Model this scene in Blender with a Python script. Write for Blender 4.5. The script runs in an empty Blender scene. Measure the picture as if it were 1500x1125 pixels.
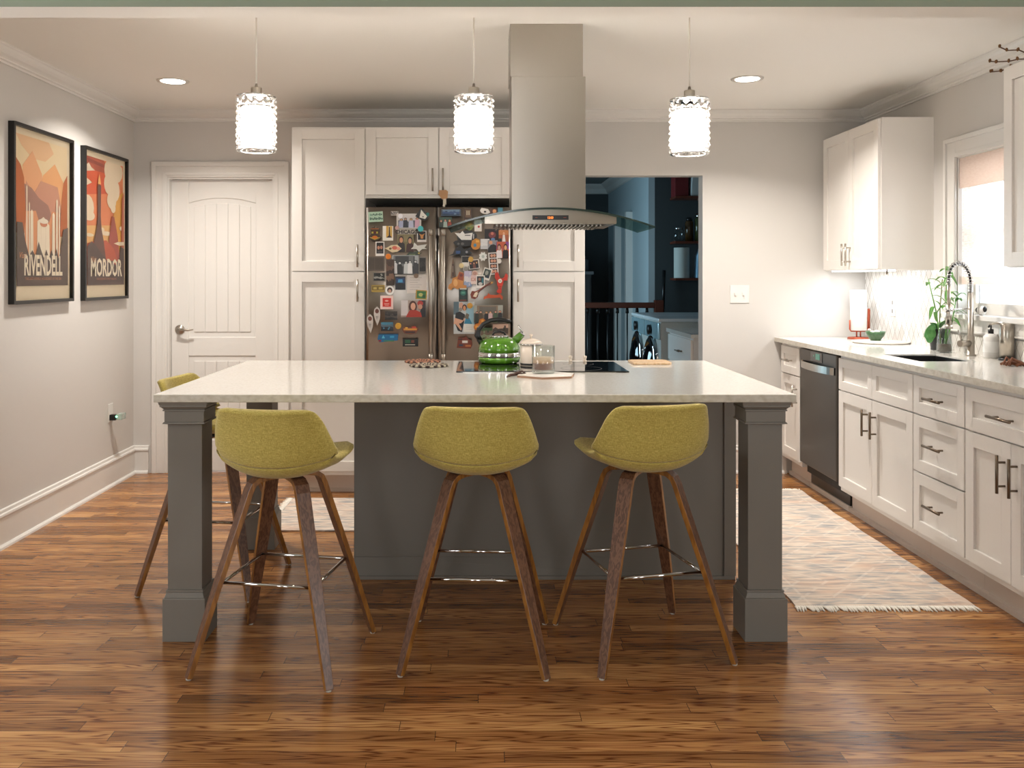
import bpy, bmesh, math, random
from mathutils import Vector, Matrix
random.seed(7)
C = bpy.context.scene.collection
PI = math.pi
# ------------------------------------------------------------------ camera, world, light, exposure
F = 1320.0; VX = 703.0; HY = 406.0; EYE = 1.344
cam = bpy.data.objects.new('camera', bpy.data.cameras.new('camera')); C.objects.link(cam)
cam.location = (0, 0, EYE); cam.rotation_euler = (PI/2, 0, 0)
cam.data.sensor_width = 36; cam.data.lens = 36*F/1500
cam.data.shift_x = (750-VX)/1500; cam.data.shift_y = -(562.5-HY)/1500
cam.data.clip_start = 0.05
bpy.context.scene.camera = cam
w = bpy.data.worlds.new('world'); bpy.context.scene.world = w; w.use_nodes = True
w.node_tree.nodes['Background'].inputs[0].default_value = (0.86, 0.93, 1.0, 1)
w.node_tree.nodes['Background'].inputs[1].default_value = 2.2
vs = bpy.context.scene.view_settings
vs.view_transform = 'Standard'; vs.look = 'None'; vs.gamma = 1; vs.use_curve_mapping = False
vs.exposure = 0.06
def light(name, kind, loc, power, color, size=0.1, size_y=None, rot=(0,0,0), parent=None, shape=None, spread=None):
    l = bpy.data.lights.new(name, kind); l.energy = power; l.color = color
    if kind == 'AREA':
        l.size = size
        if size_y: l.shape = 'RECTANGLE'; l.size_y = size_y
        if shape: l.shape = shape
        if spread: l.spread = spread
    else: l.shadow_soft_size = size
    o = bpy.data.objects.new(name, l); C.objects.link(o); o.rotation_euler = rot
    if parent:
        o.parent = parent; o.location = Vector(loc) - ORG.get(parent.name, Vector())
    else: o.location = loc
    return o
ORG = {}
WARM = (1.0, 0.94, 0.87); DAY = (0.80, 0.90, 1.0); COOL = (0.93, 0.96, 1.0)
POWER_CAN = 25; POWER_PEND = 13; POWER_UNDER = 2.4
# daylight at the kitchen and laundry windows, plus added fill lamps around the near room
light('window_daylight', 'AREA', (3.05, 4.35, 1.65), 22, DAY, 1.2, 1.0, (0, PI/2, 0))
light('near_room_right_fill', 'AREA', (3.7, -0.3, 1.3), 68, (1.0, 0.985, 0.965), 1.3, 1.5, (0, PI/2, 0))  # added fill lamp, out of view on the right, lifts island front and stools
light('near_room_left_fill', 'AREA', (-3.5, 2.2, 1.3), 32, (1.0, 0.985, 0.965), 1.3, 1.4, (0, -PI/2, 0))  # added fill lamp, out of view on the left, brightens the right-hand cabinets
for wx in (-1.35, 0.10): light('near_room_back_fill', 'AREA', (wx, -3.35, 1.5), 18, (1.0, 0.985, 0.965), 0.7, 1.7, (PI/2, 0, 0))  # narrow fill lamps added behind the camera, also for streaks in the steel
light('laundry_daylight', 'AREA', (-0.72, 9.2, 1.35), 40, (0.45, 0.80, 1.0), 1.1, 1.2, (0, -PI/2, 0))

# ------------------------------------------------------------------ materials
def lin(c):
    return tuple(((v/255)/12.92 if v/255 <= 0.04045 else ((v/255+0.055)/1.055)**2.4) for v in c) + (1,)
MATS = {}
def mat(name, col=(200,200,200), rough=0.5, metal=0.0, emis=None, strength=0, trans=0, alpha=None, coat=0, spec=None, noise=None, bump=None, ior=None):
    if name in MATS: return MATS[name]
    m = bpy.data.materials.new(name); m.use_nodes = True; MATS[name] = m
    nt = m.node_tree; b = nt.nodes['Principled BSDF']
    b.inputs['Base Color'].default_value = lin(col); b.inputs['Roughness'].default_value = rough
    b.inputs['Metallic'].default_value = metal; b.inputs['Transmission Weight'].default_value = trans
    b.inputs['Coat Weight'].default_value = coat; b.inputs['Coat Roughness'].default_value = 0.08
    if ior: b.inputs['IOR'].default_value = ior
    if spec is not None: b.inputs['Specular IOR Level'].default_value = spec
    if emis: b.inputs['Emission Color'].default_value = lin(emis); b.inputs['Emission Strength'].default_value = strength
    if noise or bump:
        tc = nt.nodes.new('ShaderNodeTexCoord'); mp = nt.nodes.new('ShaderNodeMapping'); nz = nt.nodes.new('ShaderNodeTexNoise')
        nt.links.new(tc.outputs['Object'], mp.inputs[0]); nt.links.new(mp.outputs[0], nz.inputs['Vector'])
        sc = (noise or bump)[0]; mp.inputs['Scale'].default_value = sc; nz.inputs['Scale'].default_value = 1; nz.inputs['Detail'].default_value = 4
        if noise:
            rp = nt.nodes.new('ShaderNodeValToRGB'); nt.links.new(nz.outputs[0], rp.inputs[0])
            rp.color_ramp.elements[0].color = lin(noise[1]); rp.color_ramp.elements[1].color = lin(col)
            rp.color_ramp.elements[0].position = noise[2]; rp.color_ramp.elements[1].position = noise[3]
            nt.links.new(rp.outputs[0], b.inputs['Base Color'])
        if bump:
            bp = nt.nodes.new('ShaderNodeBump'); bp.inputs['Strength'].default_value = bump[1]; bp.inputs['Distance'].default_value = bump[2]
            nt.links.new(nz.outputs[0], bp.inputs['Height']); nt.links.new(bp.outputs[0], b.inputs['Normal'])
    return m
def col(c, rough=0.45):
    return mat('paint_%02x%02x%02x' % tuple(c), c, rough)

WALL = mat('wall_paint', (206,202,197), 0.75, bump=((260,260,260),0.05,0.001))
CEIL = mat('ceiling_paint', (238,236,231), 0.85)
TRIM = mat('trim_paint', (224,221,216), 0.35)
CAB = mat('cabinet_paint', (235,230,224), 0.35)
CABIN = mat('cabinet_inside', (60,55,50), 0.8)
SAGE = mat('sage_paint', (150,160,142), 0.7)
ISL = mat('island_paint', (122,117,110), 0.5, bump=((500,500,500),0.08,0.001))
QUARTZ = mat('white_quartz', (232,229,222), 0.12, noise=((90,90,90),(222,217,208),0.30,0.52), coat=0.3)
QEDGE = mat('quartz_edge', (208,202,190), 0.35, noise=((40,40,60),(188,180,164),0.3,0.6))
STEEL = mat('brushed_steel', (178,172,163), 0.30, 1.0, bump=((6,6,420),0.12,0.001))
STEELV = mat('fridge_steel', (156,149,142), 0.28, 1.0, bump=((420,6,6),0.03,0.0005))
DSTEEL = mat('dark_steel', (92,86,80), 0.32, 0.9, bump=((6,6,400),0.06,0.001))
CHROME = mat('chrome', (215,215,215), 0.07, 1.0)
NICKEL = mat('brushed_nickel', (182,175,165), 0.28, 1.0)
BRONZE = mat('dark_nickel', (120,106,92), 0.35, 1.0)
BLACK = mat('black_plastic', (14,14,15), 0.3)
BGLASS = mat('black_glass', (6,6,7), 0.04, coat=0.5)
def thin_glass(name, tint, base=0.04, rim=0.45):
    m = bpy.data.materials.new(name); m.use_nodes = True; nt = m.node_tree; N = nt.nodes; L = nt.links
    N.remove(N['Principled BSDF'])
    tr = N.new('ShaderNodeBsdfTransparent'); tr.inputs[0].default_value = lin(tint)
    gl = N.new('ShaderNodeBsdfGlossy'); gl.inputs['Roughness'].default_value = 0.02
    lw = N.new('ShaderNodeLayerWeight'); lw.inputs[0].default_value = 0.25
    mr = N.new('ShaderNodeMapRange'); L.new(lw.outputs['Facing'], mr.inputs[0]); mr.inputs[3].default_value = base; mr.inputs[4].default_value = rim
    mx = N.new('ShaderNodeMixShader'); L.new(mr.outputs[0], mx.inputs[0]); L.new(tr.outputs[0], mx.inputs[1]); L.new(gl.outputs[0], mx.inputs[2])
    L.new(mx.outputs[0], N['Material Output'].inputs[0]); MATS[name] = m
    return m
GLASS = thin_glass('clear_glass', (244,247,246))
HGLASS = thin_glass('hood_glass', (196,210,204), 0.04, 0.25)
TOE = mat('toe_kick_paint', (214,200,188), 0.5)
FRAME = mat('black_frame', (20,18,17), 0.35)
RUBBER = mat('clear_foot', (200,195,185), 0.3)
DWOOD = mat('dark_rail_wood', (96,44,26), 0.35)
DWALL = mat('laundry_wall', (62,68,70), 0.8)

def aniso(m, rot):
    nt = m.node_tree; b = nt.nodes['Principled BSDF']; b.inputs['Anisotropic'].default_value = 0.85; b.inputs['Anisotropic Rotation'].default_value = rot
    tg = nt.nodes.new('ShaderNodeTangent'); tg.direction_type = 'RADIAL'; tg.axis = 'Z'; nt.links.new(tg.outputs[0], b.inputs['Tangent'])
aniso(STEEL, 0.25); aniso(STEELV, 0.25)
def floor_mat():
    m = bpy.data.materials.new('oak_floor'); m.use_nodes = True; nt = m.node_tree; N = nt.nodes; L = nt.links
    b = N['Principled BSDF']
    tc = N.new('ShaderNodeTexCoord'); sp = N.new('ShaderNodeSeparateXYZ'); L.new(tc.outputs['Object'], sp.inputs[0])
    def M(op, a, c=None, d=None):
        n = N.new('ShaderNodeMath'); n.operation = op
        for i, v in enumerate((a, c, d)):
            if v is None: continue
            if isinstance(v, (int, float)): n.inputs[i].default_value = v
            else: L.new(v, n.inputs[i])
        return n.outputs[0]
    X, Y = sp.outputs[0], sp.outputs[1]
    row = M('FLOOR', M('DIVIDE', Y, 0.058)); fy = M('FRACT', M('DIVIDE', Y, 0.058))
    wn = N.new('ShaderNodeTexWhiteNoise'); wn.noise_dimensions = '1D'; L.new(row, wn.inputs['W'])
    xs = M('DIVIDE', M('ADD', X, M('MULTIPLY', wn.outputs[0], 7.3)), 0.95)
    pl = M('FLOOR', xs); fx = M('FRACT', xs)
    cb = N.new('ShaderNodeCombineXYZ'); L.new(pl, cb.inputs[0]); L.new(row, cb.inputs[1])
    w2 = N.new('ShaderNodeTexWhiteNoise'); w2.noise_dimensions = '2D'; L.new(cb.outputs[0], w2.inputs['Vector'])
    rnd = w2.outputs[0]
    ramp = N.new('ShaderNodeValToRGB'); L.new(rnd, ramp.inputs[0]); cr = ramp.color_ramp
    cr.elements[0].position = 0; cr.elements[0].color = lin((140,98,54)); cr.elements[1].position = 1; cr.elements[1].color = lin((220,170,108))
    for p, c in ((0.12,(164,116,66)), (0.5,(188,138,82)), (0.8,(204,154,96))):
        e = cr.elements.new(p); e.color = lin(c)
    # grain
    c2 = N.new('ShaderNodeCombineXYZ'); L.new(M('MULTIPLY', X, 1.15), c2.inputs[0]); L.new(M('MULTIPLY', Y, 21), c2.inputs[1]); L.new(M('MULTIPLY', rnd, 40), c2.inputs[2])
    n1 = N.new('ShaderNodeTexNoise'); L.new(c2.outputs[0], n1.inputs['Vector']); n1.inputs['Scale'].default_value = 1.0; n1.inputs['Detail'].default_value = 2
    ring = M('SINE', M('MULTIPLY', n1.outputs[0], 85)); ring = M('POWER', M('ADD', M('MULTIPLY', ring, 0.5), 0.5), 3.5)
    c3 = N.new('ShaderNodeCombineXYZ'); L.new(M('MULTIPLY', X, 5), c3.inputs[0]); L.new(M('MULTIPLY', Y, 190), c3.inputs[1]); L.new(M('MULTIPLY', rnd, 40), c3.inputs[2])
    n2 = N.new('ShaderNodeTexNoise'); L.new(c3.outputs[0], n2.inputs['Vector']); n2.inputs['Scale'].default_value = 1; n2.inputs['Detail'].default_value = 5
    c4 = N.new('ShaderNodeCombineXYZ'); L.new(M('MULTIPLY', X, 1.1), c4.inputs[0]); L.new(M('MULTIPLY', Y, 8), c4.inputs[1])
    n3 = N.new('ShaderNodeTexNoise'); L.new(c4.outputs[0], n3.inputs['Vector']); n3.inputs['Scale'].default_value = 1
    def mix(a, c, f, mode='MULTIPLY'):
        n = N.new('ShaderNodeMix'); n.data_type = 'RGBA'; n.blend_type = mode
        if isinstance(f, (int, float)): n.inputs[0].default_value = f
        else: L.new(f, n.inputs[0])
        for s, v in ((6, a), (7, c)):
            if isinstance(v, tuple): n.inputs[s].default_value = v
            else: L.new(v, n.inputs[s])
        return n.outputs[2]
    colr = mix(ramp.outputs[0], lin((140,92,56)), M('MULTIPLY', ring, 0.85))
    g2 = N.new('ShaderNodeMapRange'); L.new(n2.outputs[0], g2.inputs[0]); g2.inputs[1].default_value = 0.38; g2.inputs[2].default_value = 0.62
    g2.inputs[3].default_value = 0.45; g2.inputs[4].default_value = 0.0
    colr = mix(colr, lin((176,132,94)), g2.outputs[0])
    g3 = N.new('ShaderNodeMapRange'); L.new(n3.outputs[0], g3.inputs[0]); g3.inputs[1].default_value = 0.35; g3.inputs[2].default_value = 0.65
    g3.inputs[3].default_value = 0.4; g3.inputs[4].default_value = 0.0
    colr = mix(colr, lin((176,128,84)), g3.outputs[0])
    gap = M('MAXIMUM', M('LESS_THAN', fy, 0.022), M('LESS_THAN', fx, 0.0022))
    colr = mix(colr, lin((58,32,18)), M('MULTIPLY', gap, 0.85), 'MIX')
    L.new(colr, b.inputs['Base Color'])
    rr = N.new('ShaderNodeMapRange'); L.new(n2.outputs[0], rr.inputs[0]); rr.inputs[3].default_value = 0.17; rr.inputs[4].default_value = 0.30
    L.new(rr.outputs[0], b.inputs['Roughness'])
    bp = N.new('ShaderNodeBump'); bp.inputs['Strength'].default_value = 0.25; bp.inputs['Distance'].default_value = 0.0015
    L.new(M('SUBTRACT', M('MULTIPLY', n2.outputs[0], 0.3), gap), bp.inputs['Height']); L.new(bp.outputs[0], b.inputs['Normal'])
    return m
FLOOR = floor_mat()

def wood_mat(name, c0, c1, sc=(60,60,5), rough=0.35, rings=30):
    m = bpy.data.materials.new(name); m.use_nodes = True; nt = m.node_tree; N = nt.nodes; L = nt.links; b = N['Principled BSDF']
    tc = N.new('ShaderNodeTexCoord'); mp = N.new('ShaderNodeMapping'); L.new(tc.outputs['Object'], mp.inputs[0]); mp.inputs['Scale'].default_value = sc
    nz = N.new('ShaderNodeTexNoise'); L.new(mp.outputs[0], nz.inputs['Vector']); nz.inputs['Scale'].default_value = 1; nz.inputs['Detail'].default_value = 3
    s = N.new('ShaderNodeMath'); s.operation = 'MULTIPLY'; L.new(nz.outputs[0], s.inputs[0]); s.inputs[1].default_value = rings
    s2 = N.new('ShaderNodeMath'); s2.operation = 'SINE'; L.new(s.outputs[0], s2.inputs[0])
    s3 = N.new('ShaderNodeMapRange'); L.new(s2.outputs[0], s3.inputs[0]); s3.inputs[1].default_value = -1; s3.inputs[2].default_value = 1
    rp = N.new('ShaderNodeValToRGB'); L.new(s3.outputs[0], rp.inputs[0]); rp.color_ramp.elements[0].color = lin(c0); rp.color_ramp.elements[1].color = lin(c1)
    L.new(rp.outputs[0], b.inputs['Base Color']); b.inputs['Roughness'].default_value = rough
    return m
WALNUT = wood_mat('walnut_veneer', (86,56,40), (118,82,60))
PLYEDGE = wood_mat('plywood_edge', (126,80,30), (158,106,44), (20,20,4))
PALEWOOD = wood_mat('pale_wood', (205,170,130), (222,192,156), (30,30,6))

def fabric_mat():
    m = bpy.data.materials.new('mustard_weave'); m.use_nodes = True; nt = m.node_tree; N = nt.nodes; L = nt.links; b = N['Principled BSDF']
    tc = N.new('ShaderNodeTexCoord')
    outs = []
    for sc in ((70,70,900),(800,500,60)):
        mp = N.new('ShaderNodeMapping'); L.new(tc.outputs['Object'], mp.inputs[0]); mp.inputs['Scale'].default_value = sc
        nz = N.new('ShaderNodeTexNoise'); L.new(mp.outputs[0], nz.inputs['Vector']); nz.inputs['Scale'].default_value = 1; nz.inputs['Detail'].default_value = 2
        outs.append(nz.outputs[0])
    a = N.new('ShaderNodeMath'); a.operation = 'ADD'; L.new(outs[0], a.inputs[0]); L.new(outs[1], a.inputs[1])
    mr = N.new('ShaderNodeMapRange'); L.new(a.outputs[0], mr.inputs[0]); mr.inputs[1].default_value = 0.75; mr.inputs[2].default_value = 1.25
    rp = N.new('ShaderNodeValToRGB'); L.new(mr.outputs[0], rp.inputs[0])
    rp.color_ramp.elements[0].color = lin((160,142,60)); rp.color_ramp.elements[1].color = lin((210,192,108))
    e = rp.color_ramp.elements.new(0.5); e.color = lin((184,165,80))
    L.new(rp.outputs[0], b.inputs['Base Color']); b.inputs['Roughness'].default_value = 0.9
    b.inputs['Sheen Weight'].default_value = 0.25
    bp = N.new('ShaderNodeBump'); bp.inputs['Strength'].default_value = 0.35; bp.inputs['Distance'].default_value = 0.0012
    L.new(mr.outputs[0], bp.inputs['Height']); L.new(bp.outputs[0], b.inputs['Normal'])
    return m
FABRIC = fabric_mat()

def rug_mat(name, medal=True):
    m = bpy.data.materials.new(name); m.use_nodes = True; nt = m.node_tree; N = nt.nodes; L = nt.links; b = N['Principled BSDF']
    tc = N.new('ShaderNodeTexCoord')
    def noise(sc, det=3):
        mp = N.new('ShaderNodeMapping'); L.new(tc.outputs['Object'], mp.inputs[0]); mp.inputs['Scale'].default_value = sc
        nz = N.new('ShaderNodeTexNoise'); L.new(mp.outputs[0], nz.inputs['Vector']); nz.inputs['Scale'].default_value = 1; nz.inputs['Detail'].default_value = det
        return nz.outputs[0]
    rp = N.new('ShaderNodeValToRGB'); L.new(noise((7,40,1),5), rp.inputs[0]); cr = rp.color_ramp
    cr.elements[0].position = 0.33; cr.elements[0].color = lin((150,150,152)); cr.elements[1].position = 0.62; cr.elements[1].color = lin((226,212,196))
    e = cr.elements.new(0.43); e.color = lin((186,180,174)); e = cr.elements.new(0.52); e.color = lin((214,196,180))
    # warm blotches
    r2 = N.new('ShaderNodeMapRange'); L.new(noise((3,8,1)), r2.inputs[0]); r2.inputs[1].default_value = 0.5; r2.inputs[2].default_value = 0.68; r2.inputs[4].default_value = 0.5
    mx = N.new('ShaderNodeMix'); mx.data_type = 'RGBA'; L.new(r2.outputs[0], mx.inputs[0]); L.new(rp.outputs[0], mx.inputs[6]); mx.inputs[7].default_value = lin((214,176,150))
    # medallion lines in a diamond repeat
    sp = N.new('ShaderNodeSeparateXYZ'); L.new(tc.outputs['Object'], sp.inputs[0])
    def M(op, a, c=None):
        n = N.new('ShaderNodeMath'); n.operation = op
        for i, v in enumerate((a, c)):
            if v is None: continue
            if isinstance(v, (int, float)): n.inputs[i].default_value = v
            else: L.new(v, n.inputs[i])
        return n.outputs[0]
    py = M('ABSOLUTE', M('SUBTRACT', M('FRACT', M('DIVIDE', sp.outputs[1], 0.7)), 0.5))
    ax = M('ABSOLUTE', sp.outputs[0])
    d = M('ADD', M('MULTIPLY', ax, 1.6), M('MULTIPLY', py, 1.0))
    ln = M('LESS_THAN', M('ABSOLUTE', M('SUBTRACT', M('FRACT', M('MULTIPLY', d, 5)), 0.5)), 0.07)
    bd = M('LESS_THAN', M('ABSOLUTE', M('SUBTRACT', ax, 0.30)), 0.006)
    ln = M('MAXIMUM', ln, bd)
    ln = M('MULTIPLY', ln, M('GREATER_THAN', noise((20,20,1)), 0.44))
    mx2 = N.new('ShaderNodeMix'); mx2.data_type = 'RGBA'; L.new(M('MULTIPLY', ln, 0.3), mx2.inputs[0]); L.new(mx.outputs[2], mx2.inputs[6]); mx2.inputs[7].default_value = lin((238,228,216))
    L.new(mx2.outputs[2], b.inputs['Base Color']); b.inputs['Roughness'].default_value = 0.95
    bp = N.new('ShaderNodeBump'); bp.inputs['Strength'].default_value = 0.4; bp.inputs['Distance'].default_value = 0.002
    L.new(noise((200,500,10),2), bp.inputs['Height']); L.new(bp.outputs[0], b.inputs['Normal'])
    return m
RUG = rug_mat('rug_pile')
FRINGE = mat('rug_fringe', (246,240,228), 0.95)

def tile_mat():
    m = bpy.data.materials.new('rhombus_tile'); m.use_nodes = True; nt = m.node_tree; N = nt.nodes; L = nt.links; b = N['Principled BSDF']
    tc = N.new('ShaderNodeTexCoord'); sp = N.new('ShaderNodeSeparateXYZ'); L.new(tc.outputs['Object'], sp.inputs[0])
    def M(op, a, c=None):
        n = N.new('ShaderNodeMath'); n.operation = op
        for i, v in enumerate((a, c)):
            if v is None: continue
            if isinstance(v, (int, float)): n.inputs[i].default_value = v
            else: L.new(v, n.inputs[i])
        return n.outputs[0]
    Y = M('DIVIDE', sp.outputs[1], 0.062); Z = M('DIVIDE', sp.outputs[2], 0.105)
    a = M('ADD', Y, Z); c = M('SUBTRACT', Y, Z)
    fa = M('FRACT', a); fc = M('FRACT', c)
    g = M('MAXIMUM', M('LESS_THAN', fa, 0.07), M('LESS_THAN', fc, 0.07))
    cb = N.new('ShaderNodeCombineXYZ'); L.new(M('FLOOR', a), cb.inputs[0]); L.new(M('FLOOR', c), cb.inputs[1])
    wn = N.new('ShaderNodeTexWhiteNoise'); L.new(cb.outputs[0], wn.inputs['Vector'])
    rp = N.new('ShaderNodeValToRGB'); L.new(wn.outputs[0], rp.inputs[0]); rp.color_ramp.elements[0].color = lin((214,209,202)); rp.color_ramp.elements[1].color = lin((240,238,234))
    mx = N.new('ShaderNodeMix'); mx.data_type = 'RGBA'; L.new(g, mx.inputs[0]); L.new(rp.outputs[0], mx.inputs[6]); mx.inputs[7].default_value = lin((176,170,160))
    L.new(mx.outputs[2], b.inputs['Base Color']); b.inputs['Roughness'].default_value = 0.15
    bp = N.new('ShaderNodeBump'); bp.inputs['Strength'].default_value = 0.5; bp.inputs['Distance'].default_value = 0.002; bp.invert = True
    L.new(g, bp.inputs['Height']); L.new(bp.outputs[0], b.inputs['Normal'])
    return m
TILE = tile_mat()

def crystal_mat():
    m = bpy.data.materials.new('pendant_crystal'); m.use_nodes = True; nt = m.node_tree; N = nt.nodes; L = nt.links; b = N['Principled BSDF']
    b.inputs['Transmission Weight'].default_value = 1; b.inputs['Roughness'].default_value = 0.05; b.inputs['IOR'].default_value = 1.5
    tr = N.new('ShaderNodeBsdfTransparent'); mx = N.new('ShaderNodeMixShader'); mx.inputs[0].default_value = 0.5
    L.new(b.outputs[0], mx.inputs[1]); L.new(tr.outputs[0], mx.inputs[2]); L.new(mx.outputs[0], N['Material Output'].inputs[0])
    return m
CRYSTAL = crystal_mat()
def sheer_mat():
    m = bpy.data.materials.new('sheer_shade'); m.use_nodes = True; nt = m.node_tree; N = nt.nodes; L = nt.links
    N.remove(N['Principled BSDF'])
    tl = N.new('ShaderNodeBsdfTranslucent'); tl.inputs[0].default_value = lin((242,232,224))
    df = N.new('ShaderNodeBsdfDiffuse'); df.inputs[0].default_value = lin((236,226,216))
    tr = N.new('ShaderNodeBsdfTransparent')
    tc = N.new('ShaderNodeTexCoord'); mp = N.new('ShaderNodeMapping'); L.new(tc.outputs['Object'], mp.inputs[0]); mp.inputs['Scale'].default_value = (1,30,140)
    nz = N.new('ShaderNodeTexNoise'); L.new(mp.outputs[0], nz.inputs['Vector']); nz.inputs['Scale'].default_value = 1
    m1 = N.new('ShaderNodeMixShader'); m1.inputs[0].default_value = 0.5; L.new(tl.outputs[0], m1.inputs[1]); L.new(df.outputs[0], m1.inputs[2])
    mr = N.new('ShaderNodeMapRange'); L.new(nz.outputs[0], mr.inputs[0]); mr.inputs[1].default_value = 0.3; mr.inputs[2].default_value = 0.7; mr.inputs[3].default_value = 0.3; mr.inputs[4].default_value = 0.65
    m2 = N.new('ShaderNodeMixShader'); L.new(mr.outputs[0], m2.inputs[0]); L.new(m1.outputs[0], m2.inputs[1]); L.new(tr.outputs[0], m2.inputs[2])
    L.new(m2.outputs[0], N['Material Output'].inputs[0])
    return m
SHEER = sheer_mat()
SHADEF = mat('linen_valance', (240,230,222), 0.9, noise=((2,40,160),(222,208,198),0.35,0.6))
def backlit(m):
    nt = m.node_tree; b = nt.nodes['Principled BSDF']; tl = nt.nodes.new('ShaderNodeBsdfTranslucent'); tl.inputs[0].default_value = lin((240,226,216))
    mx = nt.nodes.new('ShaderNodeMixShader'); mx.inputs[0].default_value = 0.6
    nt.links.new(b.outputs[0], mx.inputs[1]); nt.links.new(tl.outputs[0], mx.inputs[2]); nt.links.new(mx.outputs[0], nt.nodes['Material Output'].inputs[0])
backlit(SHADEF)

# ------------------------------------------------------------------ mesh helpers
class MB:
    def __init__(s, fn=None): s.v = []; s.f = []; s.m = []; s.fn = fn; s.sm = []
    def add(s, vs, fs, m=0, smooth=False):
        k = len(s.v)
        s.v += [s.fn(*v) if s.fn else tuple(v) for v in vs]
        for f in fs: s.f.append([k+i for i in f]); s.m.append(m); s.sm.append(smooth)
        return s
    def box(s, x0, x1, y0, y1, z0, z1, m=0):
        v = [(x,y,z) for x in (x0,x1) for y in (y0,y1) for z in (z0,z1)]
        return s.add(v, [(0,1,3,2),(4,6,7,5),(0,4,5,1),(2,3,7,6),(0,2,6,4),(1,5,7,3)], m)
    def prism(s, poly, a0, a1, axis='y', m=0, smooth=False):
        # poly: list of 2D points; axis: extrusion axis
        def P(p, a):
            return (p[0], a, p[1]) if axis == 'y' else ((a, p[0], p[1]) if axis == 'x' else (p[0], p[1], a))
        n = len(poly); v = [P(p, a0) for p in poly] + [P(p, a1) for p in poly]
        s.add(v, [tuple(range(n)), tuple(range(2*n-1, n-1, -1))], m)
        k = len(s.v)-2*n
        for i in range(n):
            s.f.append([k+i, k+(i+1)%n, k+n+(i+1)%n, k+n+i]); s.m.append(m); s.sm.append(smooth)
        return s
    def tube(s, pts, r, seg=10, m=0, closed=False):
        pts = [Vector(p) for p in pts]; n = len(pts)
        rs = r if isinstance(r, (list, tuple)) else [r]*n
        rings = []; up = None
        for i, p in enumerate(pts):
            if closed: t = (pts[(i+1)%n]-pts[i-1]).normalized()
            else: t = (pts[min(i+1,n-1)]-pts[max(i-1,0)]).normalized()
            if up is None:
                up = Vector((0,0,1)) if abs(t.z) < 0.9 else Vector((1,0,0))
            a = t.cross(up)
            if a.length < 1e-6: a = t.cross(Vector((0,1,0)))
            a.normalize(); bb = a.cross(t).normalized(); up = bb
            rings.append([p + (a*math.cos(2*PI*k/seg)+bb*math.sin(2*PI*k/seg))*rs[i] for k in range(seg)])
        v = [tuple(q) for rg in rings for q in rg]; f = []
        for i in range(n if closed else n-1):
            j = (i+1) % n
            for k in range(seg): f.append((i*seg+k, i*seg+(k+1)%seg, j*seg+(k+1)%seg, j*seg+k))
        k0 = len(s.f); s.add(v, f, m, True)
        if not closed:
            b = len(s.v)-len(v)
            s.f.append([b+k for k in range(seg)][::-1]); s.m.append(m); s.sm.append(False)
            s.f.append([b+(n-1)*seg+k for k in range(seg)]); s.m.append(m); s.sm.append(False)
        return s
    def lathe(s, prof, c=(0,0,0), seg=32, m=0, smooth=True, ax='z', open_=False):
        # prof: list of (r, h)
        n = len(prof); v = []
        for (r, h) in prof:
            for k in range(seg):
                a = 2*PI*k/seg
                if ax == 'z': v.append((c[0]+r*math.cos(a), c[1]+r*math.sin(a), c[2]+h))
                elif ax == 'y': v.append((c[0]+r*math.cos(a), c[1]+h, c[2]+r*math.sin(a)))
                else: v.append((c[0]+h, c[1]+r*math.cos(a), c[2]+r*math.sin(a)))
        f = [(i*seg+k, i*seg+(k+1)%seg, (i+1)*seg+(k+1)%seg, (i+1)*seg+k) for i in range(n-1) for k in range(seg)]
        s.add(v, f, m, smooth); b = len(s.v)-len(v)
        if not open_:
            if prof[0][0] > 1e-6: s.f.append([b+k for k in range(seg)]); s.m.append(m); s.sm.append(False)
            if prof[-1][0] > 1e-6: s.f.append([b+(n-1)*seg+k for k in range(seg)]); s.m.append(m); s.sm.append(False)
        return s
    def ball(s, c, r, sx=1, sy=1, sz=1, m=0, seg=14):
        n = 8; prof = []
        v = []
        for i in range(n+1):
            th = PI*i/n
            for k in range(seg):
                a = 2*PI*k/seg
                v.append((c[0]+r*sx*math.sin(th)*math.cos(a), c[1]+r*sy*math.sin(th)*math.sin(a), c[2]-r*sz*math.cos(th)))
        f = [(i*seg+k, i*seg+(k+1)%seg, (i+1)*seg+(k+1)%seg, (i+1)*seg+k) for i in range(n) for k in range(seg)]
        return s.add(v, f, m, True)
    def text(s, body, x, z, size, h0, h1, m=0, align='CENTER', sx=1.0, mapf=None, shear=0, bold=0):
        cu = bpy.data.curves.new('t', 'FONT'); cu.body = body; cu.size = size; cu.align_x = align; cu.extrude = 0; cu.resolution_u = 2; cu.shear = shear; cu.offset = bold
        o = bpy.data.objects.new('t', cu); C.objects.link(o)
        dg = bpy.context.evaluated_depsgraph_get(); me = bpy.data.meshes.new_from_object(o.evaluated_get(dg))
        vs = [tuple(v.co) for v in me.vertices]; fs = [tuple(p.vertices) for p in me.polygons]
        bpy.data.objects.remove(o); bpy.data.curves.remove(cu); bpy.data.meshes.remove(me)
        s.add([(x+v[0]*sx, h0, z+v[1]) for v in vs], fs, m)
        return s
    def build(s, name, mats, parent=None, bevel=0, org=None, recalc=True, sub=0, segs=2):
        me = bpy.data.meshes.new(name)
        if not isinstance(mats, (list, tuple)): mats = [mats]
        xs = s.v
        if parent is not None: o0 = ORG.get(parent.name, Vector())
        elif org is not None: o0 = Vector(org)
        else:
            a = [min(v[i] for v in xs) for i in range(3)]; b = [max(v[i] for v in xs) for i in range(3)]
            o0 = Vector(((a[0]+b[0])/2, (a[1]+b[1])/2, a[2]))
        me.from_pydata([tuple(Vector(v)-o0) for v in xs], [], s.f)
        for m in mats: me.materials.append(m)
        for p, mi, sm in zip(me.polygons, s.m, s.sm): p.material_index = mi; p.use_smooth = sm
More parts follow.
